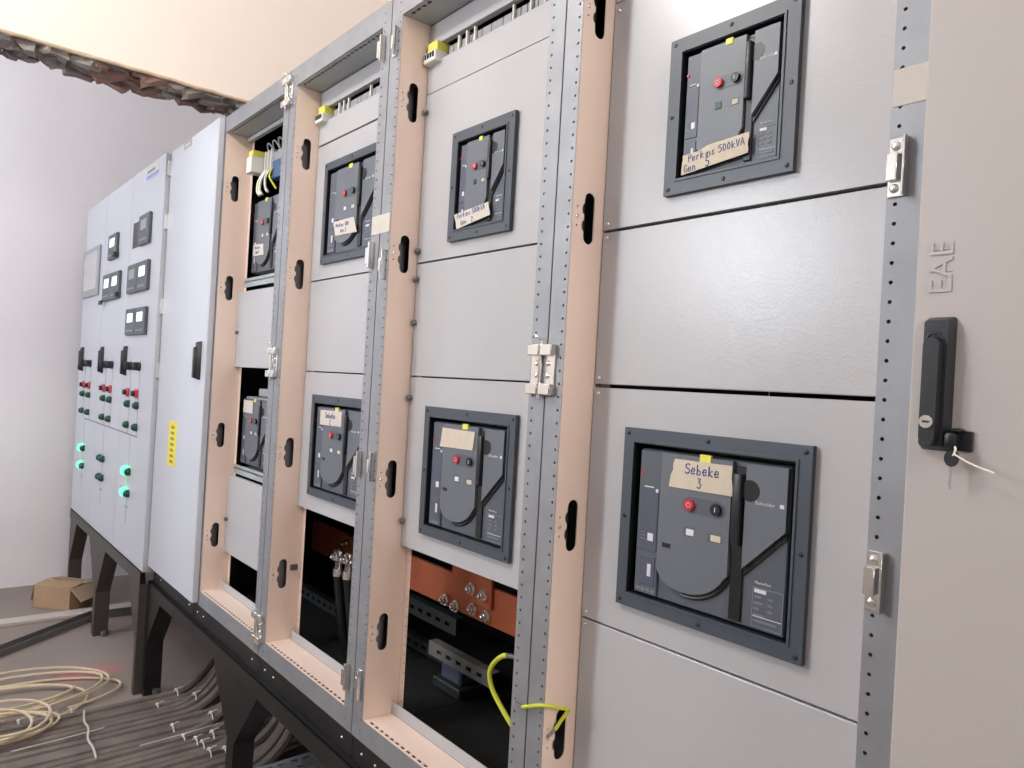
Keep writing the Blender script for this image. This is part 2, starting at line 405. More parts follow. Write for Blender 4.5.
# ------------------------------------------------------------------ shared small pieces
PIECE = {}
def make_pieces():
    PIECE['screw'] = mesh_of(MB().dome((0,0,0), (0,-1,0), 0.0045, 0.003, 10), 'chrome', True)
    PIECE['screw_dark'] = mesh_of(MB().dome((0,0,0), (0,-1,0), 0.0042, 0.0016, 8), 'black', True)
    PIECE['screw_side'] = mesh_of(MB().dome((0,0,0), (1,0,0), 0.004, 0.002, 8), 'chrome', True)
    k = MB().cyl((0,0.004,0), (0,-0.009,0), 0.0075, 10); k.dome((0,-0.009,0), (0,-1,0), 0.0075, 0.004)
    PIECE['knob'] = mesh_of(k, 'lug', True)
    # striker bracket: bent zinc plate with two ears and a raised bridge
    b = MB(); b.bbox(-0.012, 0.010, -0.003, 0, -0.038, -0.016, .001, 1).bbox(-0.012, 0.010, -0.003, 0, 0.016, 0.038, .001, 1)
    b.bbox(-0.012, 0.001, -0.010, -0.007, -0.018, 0.018, .001, 1).bbox(-0.0005, 0.0025, -0.012, 0, -0.018, 0.018, .0008, 1)
    b.bbox(0.009, 0.012, -0.014, 0, -0.038, 0.038, .0008, 1)
    b.dome((-0.003, -0.003, 0.027), (0,-1,0), 0.006, 0.004).dome((-0.003, -0.003, -0.027), (0,-1,0), 0.006, 0.004)
    PIECE['striker'] = mesh_of(b, 'chrome', True)
    # hinge: two leaves with screws, two knuckles each side and a pin
    h = MB()
    for sx in (-1, 1):
        h.bbox(sx*0.003, sx*0.034, -0.004, 0, -0.030, 0.030, .001, 1)
        for z in (-0.038, 0.038):
            h.bbox(sx*0.002, sx*0.034, -0.016, 0, z-0.011, z+0.011, .0015, 1)
        for z in (-0.012, 0.012): h.dome((sx*0.016, -0.004, z), (0,-1,0), 0.006, 0.004)
    h.cyl((0,-0.011,-0.058), (0,-0.011,0.056), 0.0035, 8)
    h.tube([(0,-0.011,0.054), (-0.004,-0.014,0.062), (-0.014,-0.016,0.066), (-0.02,-0.016,0.062)], 0.0025, 6)
    PIECE['hinge'] = mesh_of(h, 'chrome', True)
    # narrow slot latch, seen end on
    n = MB().bbox(-0.004, 0.004, -0.016, 0, -0.035, 0.035, .001, 1).bbox(-0.016, -0.004, -0.016, -0.013, -0.025, 0.02, .001, 1)
    PIECE['latch'] = mesh_of(n, 'chrome')
make_pieces()

def slot_loop(yc, zc, hh, ww=0.014):
    """rounded slot with two thumb scallops on its front side; loop in (y, z)"""
    pts = []
    r = ww
    for i in range(7): a = math.pi*i/6; pts.append((yc + r*math.cos(a), zc + hh - r + r*math.sin(a)))
    for k in (1, -1):
        for i in range(5):
            a = math.pi/2 + math.pi*i/4
            pts.append((yc - r + 0.0065*math.cos(a)*0.9, zc + k*0.016 + 0.011*math.sin(a)))
    for i in range(7): a = math.pi + math.pi*i/6; pts.append((yc + r*math.cos(a), zc - hh + r + r*math.sin(a)))
    return pts
SLOTS = [(0.733, 0.052), (0.332, 0.05), (-0.262, 0.05), (-0.665, 0.049)]

# ------------------------------------------------------------------ cabinet frames
TOP, BOT, TIN, LEDGE = 1.012, -0.943, 0.950, -0.887
def circle(cx, cz, r, n=8): return [(cx + r*math.cos(2*math.pi*i/n), cz + r*math.sin(2*math.pi*i/n)) for i in range(n)]
def open_cabinet(label, cl, xo0, xo1, cr):
    """frame standing between centre lines cl..cr with an opening xo0..xo1"""
    t = thing('switchgear_cabinet', label, 'cabinet', ((cl+cr)/2, D, Zr(BOT)), 'open switchgear cabinets of the row')
    g = 0.0012
    zb, zt = Zr(BOT), Zr(TOP)
    for side, a, b in ((0, cl+g, xo0), (1, xo1, cr-g)):
        m = MB()
        L = zt - zb
        if side == 0: m.strip((b, D, zb), (0,0,1), (-1,0,0), (0,-1,0), L, b-a, 0.025, 0.009, oct_hole(0.0027), 0.0025)
        else: m.strip((a, D, zb), (0,0,1), (1,0,0), (0,-1,0), L, b-a, 0.025, 0.011, oct_hole(0.0027), 0.0025)
        e = a if side == 0 else b                                    # return flange at the joint between two cabinets
        m.box(e-0.0005, e+0.0005, D, D+0.08, zb, zt)
        m.build('post', 'galv', t)
        # beige side plate of the recess, with hand slots
        xs = xo0 if side == 0 else xo1; sg = -1 if side == 0 else 1
        holes = []
        for zc, hh in SLOTS:
            holes.append(slot_loop(D+0.047, Zr(zc), hh))
            for dz in (-0.018, 0.018): holes.append(circle(D+0.014, Zr(zc)+dz, 0.0025, 6))
        outer = [(D+0.0012, Zr(LEDGE)), (D+0.106, Zr(LEDGE)), (D+0.106, Zr(TIN)), (D+0.0012, Zr(TIN))]
        p = MB().prism(outer, holes, lambda y, z, d, xs=xs, sg=sg: (xs + sg*d, y, z), 0, 0.002)
        pl = p.build('side_plate', 'beige', t)
        if side == 0:
            for zc, hh in SLOTS: inst('screw', PIECE['screw_side'], pl, (xs+0.0005, D+0.014, Zr(zc)))
        # inner flange the panels are screwed to
        xf = xo0+0.0005 if side == 0 else xo1-0.0005
        f = MB().strip((xf, PY+0.021, Zr(LEDGE)), (0,0,1), (1 if side == 0 else -1,0,0), (0,-1,0), Zr(TIN)-Zr(LEDGE), 0.024, 0.025, 0.015, oct_hole(0.003), 0.002)
        f.build('inner_flange', 'beige', t)
    # top rail with its perforated soffit
    m = MB().box(xo0, xo1, D, D+0.002, Zr(TIN), zt); m.box(cl+g, cr-g, D+0.003, D+0.08, zt-0.002, zt)
    m.build('top_rail', 'galv', t)
    s_ = MB().strip((xo0, D+0.002, Zr(TIN)), (1,0,0), (0,1,0), (0,0,-1), xo1-xo0, 0.085, 0.025, 0.014, rect_hole(0.0075, 0.004), 0.003)
    s_.build('soffit', 'soffit', t)
    # bottom rail with its ledge and upstand
    MB().box(xo0, xo1, D, D+0.002, zb, Zr(LEDGE)).build('bottom_rail', 'galv', t)
    l = MB().strip((xo0, D+0.002, Zr(LEDGE)), (1,0,0), (0,1,0), (0,0,1), xo1-xo0, 0.083, 0.025, 0.011, rect_hole(0.0085, 0.0042), 0.003)
    l.build('ledge', 'beige', t)
    MB().box(xo0+0.001, xo1-0.001, D+0.086, D+0.088, Zr(LEDGE), Zr(-0.856)).build('upstand', 'panel', t)
    # sheets closing the cabinet
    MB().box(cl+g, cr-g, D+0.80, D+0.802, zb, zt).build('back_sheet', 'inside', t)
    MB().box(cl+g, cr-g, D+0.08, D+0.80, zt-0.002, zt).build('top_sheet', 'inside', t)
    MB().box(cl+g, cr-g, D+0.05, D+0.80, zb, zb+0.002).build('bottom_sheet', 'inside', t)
    return t
def panel(t, x0, x1, z0, z1, hole=None, name='front_panel', screws=(), knobs=(), gap=0.0012):
    g = gap
    if hole:
        a, b, c_, d = hole
        p = MB().prism([(x0, Zr(z0)+g), (x1, Zr(z0)+g), (x1, Zr(z1)-g), (x0, Zr(z1)-g)], [[(a, Zr(c_)), (b, Zr(c_)), (b, Zr(d)), (a, Zr(d))]], front(PY), 0, 0.002)
        p.box(x0, x1, PY+0.0022, PY+0.018, Zr(z0)+g, Zr(z0)+g+0.002).box(x0, x1, PY+0.0022, PY+0.018, Zr(z1)-g-0.002, Zr(z1)-g)
        o = p.build(name, 'panel', t)
    else:
        o = MB().bbox(x0, x1, PY, PY+0.018, Zr(z0)+g, Zr(z1)-g, 0.0018, 2).build(name, 'panel', t)
    for x, z in screws: inst('screw', PIECE['screw'], o, (x, PY, Zr(z)))
    for x, z in knobs: inst('knob', PIECE['knob'], o, (x, PY, Zr(z)))
    return o
CAB = {}
def terminal_row(t, x0, x1, z, nm='terminal_strip'):
    """grey terminals with white bridges standing behind the slot"""
    r = random.Random(int(abs(x0)*1000))
    m = MB(); x = x0
    while x < x1-0.03:
        wd = r.uniform(0.02, 0.05); m.bbox(x, x+wd-0.002, PY+0.012, PY+0.06, Zr(z-0.0145), Zr(z+0.012), .001, 1); x += wd
    o = m.build(nm, 'grey_plastic', t)
    for x in [x0 + (x1-x0)*q for q in (0.10, 0.17, 0.24, 0.55, 0.68, 0.78, 0.86)]:
        MB().bbox(x, x+0.006, PY+0.004, PY+0.0115, Zr(z-0.0145), Zr(z+0.022), .001, 1).build('terminal_bridge', 'white_plastic', o)
def endblock(t, x, z, y=PY):
    """white terminal block with black screw heads and a yellow cap"""
    o = MB().bbox(x, x+0.055, y-0.02, y+0.03, Zr(z-0.032), Zr(z-0.004), .002, 1).build('terminal_block', 'white_plastic', t)
    MB().bbox(x+0.004, x+0.05, y-0.012, y+0.03, Zr(z-0.004), Zr(z+0.024), .002, 1).build('yellow_cap', 'yellowtab', o)
    for k in range(4):
        MB().bbox(x+0.006+k*0.012, x+0.013+k*0.012, y-0.0225, y-0.019, Zr(z-0.022), Zr(z-0.008), .001, 1).build('terminal_slot', 'black', o)

def make_cabinets():
    # B, nearest open cabinet
    x0, x1 = -1.0035, -0.421
    t = CAB['B'] = open_cabinet('open-fronted cabinet nearest the beige door, all panels closed', -1.052, -1.006, -0.425, -0.372)
    panel(t, x0, x1, -0.864, -0.4435, screws=[(-.992, -.455), (-.992, -.85), (-.435, -.455)])
    panel(t, x0, x1, -0.4415, 0.0085, (-0.885, -0.567, -0.363, -0.087), screws=[(-.992, -.43), (-.992, -.004), (-.435, -.01), (-.435, -.43)])
    panel(t, x0, x1, 0.013, 0.311, screws=[(-.992, .026), (-.992, .299), (-.435, .18)])
    panel(t, x0, x1, 0.3145, 0.762, (-0.824, -0.627, 0.381, 0.609), screws=[(-.992, .327), (-.992, .745), (-.437, .345)])
    panel(t, x0, x1, 0.7625, 0.845, gap=.0004); panel(t, x0, x1, 0.888, 0.949)
    terminal_row(t, -0.95, -0.45, 0.862); endblock(t, -0.99, 0.868)
    # C
    x0, x1 = -1.680, -1.102
    t = CAB['C'] = open_cabinet('open-fronted cabinet showing a bright copper bar and a yellow-green wire', -1.735, -1.682, -1.100, -1.0535)
    panel(t, x0, x1, -0.440, 0.0110, (-1.560, -1.247, -0.363, -0.087), knobs=[(-1.670, -.045), (-1.670, -.372)])
    panel(t, x0, x1, 0.012, 0.3115, knobs=[(-1.670, .27), (-1.670, .155)])
    panel(t, x0, x1, 0.3135, 0.762, (-1.5015, -1.3105, 0.3775, 0.5965), knobs=[(-1.670, .345), (-1.670, .715)])
    panel(t, x0, x1, 0.7625, 0.845, gap=.0004); panel(t, x0, x1, 0.888, 0.949)
    terminal_row(t, -1.60, -1.12, 0.862); endblock(t, -1.672, 0.868)
    # D
    x0, x1 = -2.340, -1.784
    t = CAB['D'] = open_cabinet('open-fronted cabinet with dim copper and bolted black cables at its foot', -2.393, -2.342, -1.782, -1.7365)
    panel(t, x0, x1, -0.440, 0.0110, (-2.230, -1.905, -0.363, -0.087))
    panel(t, x0, x1, 0.012, 0.3115)
    panel(t, x0, x1, 0.3135, 0.762, (-2.230, -1.905, 0.385, 0.665))
    panel(t, x0, x1, 0.766, 0.845); panel(t, x0, x1, 0.888, 0.949)
    terminal_row(t, -2.26, -1.80, 0.862); endblock(t, -2.332, 0.868)
    MB().bbox(-2.338, -2.330, PY-0.016, PY+0.01, Zr(-0.655), Zr(-0.635), .002, 1).build('panel_catch', 'lug', t)
    # E
    x0, x1 = -3.018, -2.442
    t = CAB['E'] = open_cabinet('open-fronted cabinet beside the white doors with bare breakers in dark bays', -3.098, -3.020, -2.440, -2.3945)
    panel(t, x0, x1, -0.735, -0.422, knobs=[(-3.0, -.60)])
    panel(t, x0, x1, 0.014, 0.320, knobs=[(-3.0, .155)])
    panel(t, x0, x1, 0.930, 0.949)
    # inner side sheet of the outermost frames
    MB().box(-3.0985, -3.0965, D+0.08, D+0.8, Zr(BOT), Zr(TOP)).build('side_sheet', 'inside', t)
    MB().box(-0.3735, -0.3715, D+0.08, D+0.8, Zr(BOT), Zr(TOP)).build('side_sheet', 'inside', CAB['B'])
    # hinges, strikers and latches on the posts
    inst('hinge', PIECE['hinge'], CAB['B'], (-1.060, D, Zr(0.036)))
    for z in (0.94, 0.035, -0.85): inst('hinge', PIECE['hinge'], CAB['D'], (-2.400, D, Zr(z)))
    for z in (0.306, -0.221): inst('striker', PIECE['striker'], CAB['B'], (-0.412, D, Zr(z)))
    for z in (0.885, 0.30, -0.23, -0.80): inst('striker', PIECE['striker'], CAB['C'], (-1.706, D, Zr(z)))
    for z in (0.885, 0.33, -0.23, -0.80): inst('latch', PIECE['latch'], CAB['D'], (-1.765, D, Zr(z)))
    for z in (0.80, 0.21, -0.235, -0.80): inst('hinge', PIECE['hinge'], CAB['E'], (-3.068, D, Zr(z)))
    # pieces of pale tape stuck over the post holes
    o = MB().bbox(-1.780, -1.686, D-0.001, D, Zr(0.385), Zr(0.435), .0003, 1).build('tape_patch', 'tape_white', CAB['C']); o['label'] = 'pale tape stuck across the post'
    o = MB().bbox(-0.424, -0.374, D-0.001, D, Zr(0.385), Zr(0.433), .0003, 1).build('tape_patch', 'tape_white', CAB['B']); o['label'] = 'pale tape stuck over the post holes'
make_cabinets()

# ------------------------------------------------------------------ closed cabinets
def swing_handle(door, x, z, y, key=False, full=True):
    """black swing handle: tapered escutcheon, inset lever, lock cylinder"""
    n = len(door.children)
    hz = 0.0785; hw = 0.0165
    def pr(pts, y0, y1, name, m, inset=0.0):
        mb = MB(); cx = sum(p[0] for p in pts)/len(pts); cz = sum(p[1] for p in pts)/len(pts); k = len(pts)
        v = [(a, y0, b) for a, b in pts] + [(cx+(a-cx)*(1-inset), y1, cz+(b-cz)*(1-inset*0.3)) for a, b in pts]
        mb.add(v, [tuple(range(k)), tuple(range(2*k-1, k-1, -1))] + [(i, (i+1) % k, (i+1) % k+k, i+k) for i in range(k)])
        return mb.build(name, m, door, True)
    def rr(a, b, c_, d, r):
        P = []
        for cx, cz, st in ((b-r, d-r, 0), (a+r, d-r, 90), (a+r, c_+r, 180), (b-r, c_+r, 270)):
            for i in range(4): t = math.radians(st+30*i); P.append((cx+r*math.cos(t), cz+r*math.sin(t)))
        return P
    zc = Zr(z)
    pr(rr(x-hw, x+hw, zc-hz, zc+hz, 0.004), y, y-0.017, 'handle_plate', 'handle', 0.22)
    pr(rr(x-0.0105, x+0.0085, zc-hz+0.006, zc+hz-0.024, 0.0085), y-0.0165, y-0.027, 'handle_lever', 'handle', 0.10)
    MB().tube([(x-0.0105, y-0.0172, zc+hz-0.034), (x-0.0098, y-0.0172, zc+hz-0.026), (x-0.006, y-0.0172, zc+hz-0.021), (x, y-0.0172, zc+hz-0.0205), (x+0.005, y-0.0172, zc+hz-0.022), (x+0.0088, y-0.0172, zc+hz-0.028)], 0.0016, 6).build('lever_recess', 'black', door)
    if full:
        o = MB().cyl((x-0.001, y-0.026, zc-0.045), (x-0.001, y-0.030, zc-0.045), 0.0075, 16).build('lock_cylinder', 'chrome', door, True)
        MB().bbox(x-0.005, x+0.003, y-0.0305, y-0.0297, zc-0.0462, zc-0.0438, .0005, 1).build('keyhole', 'black', door)
def closed_cabinet(label, xl, xr, yfront, zb, zt, dmat, group=None, door_x=None):
    t = thing('switchgear_cabinet', label, 'cabinet', ((xl+xr)/2, D, Zr(zb)), group)
    MB().box(xl+0.001, xr-0.001, D+0.004, D+0.8, Zr(zb), Zr(zt)-0.002).build('body', 'galv', t)
    a, b = door_x or (xl+0.002, xr-0.002)
    d = MB().bbox(a, b, yfront, D-0.001, Zr(zb)+0.002, Zr(zt), 0.003, 2).build('door', dmat, t)
    return t, d
GY = 0.920
def control_face():
    """three control cabinets at the far end with meters, knobs and lamps"""
    k = GY/0.9405
    xs = [-5.57, -4.95, -4.33, -3.712]
    labels = ['white control cabinet with a large screen, nearest the far wall', 'middle white control cabinet with three meters in one cluster', 'white control cabinet with five meters, beside the plain white door']
    out = []
    for i in range(3):
        t, d = closed_cabinet(labels[i], xs[i], xs[i+1], GY, -0.968, 1.003, 'white_door', 'control cabinets at the far end')
        out.append((t, d))
        d.name = 'door'
    def dev(x): return out[0 if x < xs[1] else (1 if x < xs[2] else 2)]
    def meter(x0, x1, z0, z1, lit=True):
        t, d = dev((x0+x1)/2)
        m = MB().bbox(x0, x1, GY-0.016, GY, Zr(z0), Zr(z1), .003, 1).build('meter', 'meter', d if False else t)
        w_ = x1-x0; h_ = z1-z0
        MB().bbox(x0+w_*.22, x1-w_*.22, GY-0.0175, GY-0.0155, Zr(z0+h_*.48), Zr(z0+h_*.82), .001, 1).build('display', 'lcd' if lit else 'grey_plastic', m)
        for q in range(4):
            MB().bbox(x0+w_*(.18+.17*q), x0+w_*(.18+.17*q+.1), GY-0.018, GY-0.0155, Zr(z0+h_*.12), Zr(z0+h_*.2), .001, 1).build('key', 'grey_plastic', m)
        return m
    # screen
    t, d = out[0]
    h = MB().bbox(-5.535, -5.06, GY-0.012, GY, Zr(.415), Zr(.722), .003, 1).build('touch_screen', 'hmi', t)
    MB().bbox(-5.49, -5.105, GY-0.0135, GY-0.0115, Zr(.455), Zr(.69), .001, 1).build('screen_glass', 'screen', h)
    meter(-4.80, -4.59, .595, .738)
    m = meter(-4.89, -4.685, .362, .515); meter(-4.683, -4.48, .362, .515)
    meter(-4.285, -4.083, .37, .518, False); meter(-4.080, -3.88, .37, .518)
    meter(-4.27, -4.072, .152, .288); meter(-4.070, -3.875, .152, .288)
    meter(-4.095, -3.897, .602, .753, False)
    # empty meter cut-out beside it
    t, d = out[2]
    c_ = MB().bbox(-4.265, -4.125, GY-0.0012, GY, Zr(.608), Zr(.741), .0005, 1).build('empty_cutout', 'black', t)
    MB().bbox(-4.27, -4.262, GY-0.003, GY, Zr(.604), Zr(.745), .001, 1).build('cutout_rim', 'grey_plastic', c_)
    # brackets under the meters
    for x, z in ((-4.60, .615), (-4.50, .385), (-4.885, .358)):
        o = MB().bbox(x-0.03, x+0.03, GY-0.03, GY-0.016, Zr(z-.016), Zr(z+.010), .004, 1).build('meter_clip', 'black', dev(x)[0])
    # handles
    for i, x in enumerate((-5.44, -4.835, -4.265)):
        swing_handle(out[i][1], x, 0.02, GY)
    # selector knobs, red and green lamps
    def knob(x, z):
        o = MB().cyl((x, GY, Zr(z)), (x, GY-0.014, Zr(z)), 0.022, 14); o.bbox(x-0.006, x+0.006, GY-0.034, GY-0.012, Zr(z-.02), Zr(z+.02), .003, 1)
        o.build('selector_knob', 'handle', dev(x)[0], True)
    def button(x, z, m, sq=False, r=0.019):
        t = dev(x)[0]
        if sq:
            o = MB().bbox(x-.03, x+.03, GY-.01, GY, Zr(z-.022), Zr(z+.022), .004, 1).build('button_plate', 'red', t, True)
            MB().cyl((x, GY-.01, Zr(z)), (x, GY-.026, Zr(z)), 0.014, 12).build('button', 'handle', o, True)
        else:
            o = MB().cyl((x, GY, Zr(z)), (x, GY-.016, Zr(z)), r, 14).dome((x, GY-.016, Zr(z)), (0,-1,0), r*.85, .012, 12)
            o.build('indicator_lamp', m, t, True)
    for x in (-5.35, -5.18, -4.74, -4.575, -4.15, -3.975): knob(x, -.006)
    for x in (-5.36, -5.19, -4.765, -4.60, -4.19, -4.01): button(x, -.142, 'red', True)
    for x in (-5.345, -5.16, -4.735, -4.57, -4.15, -3.97):
        button(x, -.20, 'green_off'); button(x, -.307, 'green_off')
    for x in (-5.27, -4.09):
        button(x-.03, -.538, 'green_on', r=.022); button(x+.035, -.538, 'green_off', r=.02)
        button(x-.03, -.647, 'green_on', r=.022); button(x+.035, -.647, 'green_off', r=.02)
    for z in (-.541, -.648): button(-4.735, z, 'green_off', r=.02); button(-4.66, z, 'green_off', r=.02)
    # printed mimic lines on the doors
    for i in range(3):
        a, b = max(xs[i]+.002, -5.30), min(xs[i+1]-.002, -3.95)
        MB().box(a, b, GY-.0006, GY, Zr(-.357), Zr(-.350)).build('busbar_line', 'grey_print', out[i][0])
    for x in (-5.345, -5.16, -4.735, -4.57, -4.15, -3.97):
        MB().box(x-.002, x+.002, GY-.0006, GY, Zr(-.35), Zr(.03)).build('mimic_line', 'grey_print', dev(x)[0])
    for x in (-5.27, -4.70, -4.09):
        MB().box(x-.002, x+.002, GY-.0006, GY, Zr(-.80), Zr(-.357)).build('mimic_line', 'grey_print', dev(x)[0])
        MB().box(x-.035, x+.035, GY-.0006, GY, Zr(-.722), Zr(-.716)).build('mimic_line', 'grey_print', dev(x)[0])
    # blue and white sticker, lifting eye bolts on top
    t = out[2][0]
    o = MB().box(-4.06, -3.83, GY-.0008, GY, Zr(.925), Zr(.99)).build('sticker', 'tape_white', t); o['label'] = 'white sticker with a blue band'
    s_ = bpy.data.materials.new('sticker_blue')
    M['sblue'] = mat('sticker_blue_print', (120, 148, 210), .5)
    MB().box(-4.055, -3.835, GY-.0014, GY-.0006, Zr(.93), Zr(.948)).build('blue_band', 'sblue', o)
    MB().box(-4.04, -3.90, GY-.0014, GY-.0006, Zr(.96), Zr(.972)).build('print_line', 'grey_print', o)
    for x in (-4.62, -4.28):
        MB().cyl((x, GY+.03, Zr(1.003)), (x, GY+.03, Zr(1.02)), .012, 10).build('bolt_head', 'lug', dev(x)[0], True)
    t3, d3 = out[2]
    # zinc edge strip at the open side of the end cabinet
    m = MB().strip((-3.711, GY+.002, Zr(-.95)), (0,0,1), (0,1,0), (1,0,0), 1.94, .043, .05, .02, rect_hole(.012, .005), .002)
    m.build('edge_strip', 'white_door', t3)
    for z in (.93, .68, .28, -.02): inst('catch', PIECE['latch'], t3, (-3.705, GY+.022, Zr(z)))
control_face()

def make_doors():
    t, d = closed_cabinet('plain white cabinet door with a yellow strip label and black handle', -3.708, -3.099, D-.025, -.937, 1.008, 'white_door', None, (-3.704, -3.033))
    swing_handle(d, -3.105, .033, D-.025)
    o = MB().box(-3.485, -3.365, D-.0258, D-.025, Zr(-.435), Zr(-.237)).build('warning_label', 'yellow', d); o['label'] = 'yellow strip label'
    M['label_ink'] = mat('label_ink', (150, 130, 40), .6)
    for i in range(7): MB().box(-3.45, -3.40, D-.0262, D-.0257, Zr(-.42+i*.025), Zr(-.408+i*.025)).build('print_line', 'label_ink', d)
    o = MB().box(-3.50, -3.39, D-.0258, D-.025, Zr(.972), Zr(1.004)).build('small_sticker', 'grey_plastic', d); o['label'] = 'small grey sticker'
    MB().box(-3.48, -3.41, D-.0262, D-.0257, Zr(.982), Zr(.992)).build('print_line', 'tape_white', d)
    # near cabinet with the beige door
    t, d = closed_cabinet('cabinet with the large warm grey door, keys hanging at its black handle', -0.370, 0.34, D-.025, -.937, 1.008, 'door', None, (-.3745, .335))
    swing_handle(d, -.342, .0315, D-.025)
    y = D-.025
    tx = text('EAE', .034, 'door', d, 'embossed_logo', lambda a, b, c_: (-.334 - b*1.05, y - .0006 - c_*1.0, Zr(.137) + a*1.12), .0022, 'embossed logo in the paint of the door')
    # raised thin rules framing the logo letters
    for z in (.164, .190): MB().box(-.359, -.334, y-.0012, y, Zr(z), Zr(z)+.0012).build('embossed_rule', 'door', d)
    # cam lock beside the handle
    MB().bbox(-.3245, -.302, y-.004, y, Zr(-.045), Zr(-.022), .001, 1).build('lock_base', 'handle', d)
    MB().bbox(-.326, -.314, y-.024, y-.003, Zr(-.043), Zr(-.024), .004, 2).build('lock_barrel', 'black', d, True)
    MB().bbox(-.321, -.310, y-.018, y-.003, Zr(-.024), Zr(-.019), .002, 1).build('lock_tongue', 'black', d)
    # keys hanging from it on a pale tie
    k = thing('key_bunch', 'small key with black bow hanging on a pale tie from the door lock', 'keys', (-.317, y-.02, Zr(-.09)))
    kb = MB()
    for i in range(1): pass
    oval = [(-.3175 + .0075*math.cos(a), Zr(-.0535) + .0095*math.sin(a)) for a in [2*math.pi*i/14 for i in range(14)]]
    MB().prism(oval, [], lambda a, b, d_: (a, y-.021+d_, b), 0, .004).build('key_bow', 'handle', k, True)
    MB().bbox(-.3190, -.3165, y-.020, y-.0185, Zr(-.089), Zr(-.062), .0006, 1).bbox(-.3195, -.3185, y-.020, y-.0185, Zr(-.085), Zr(-.079), .0003, 1).build('key_blade', 'chrome', k)
    MB().tube([(-.3145, y-.024, Zr(-.050)), (-.312, y-.024, Zr(-.043)), (-.3135, y-.022, Zr(-.040)), (-.314, y-.020, Zr(-.046))], .0012, 6).build('tie_loop', 'tie', k)
    MB().tube([(-.3135, y-.024, Zr(-.048)), (-.300, y-.026, Zr(-.055)), (-.286, y-.028, Zr(-.060)), (-.272, y-.029, Zr(-.064))], .0011, 6, sm=3).build('tie_tail', 'tie', k)
make_doors()

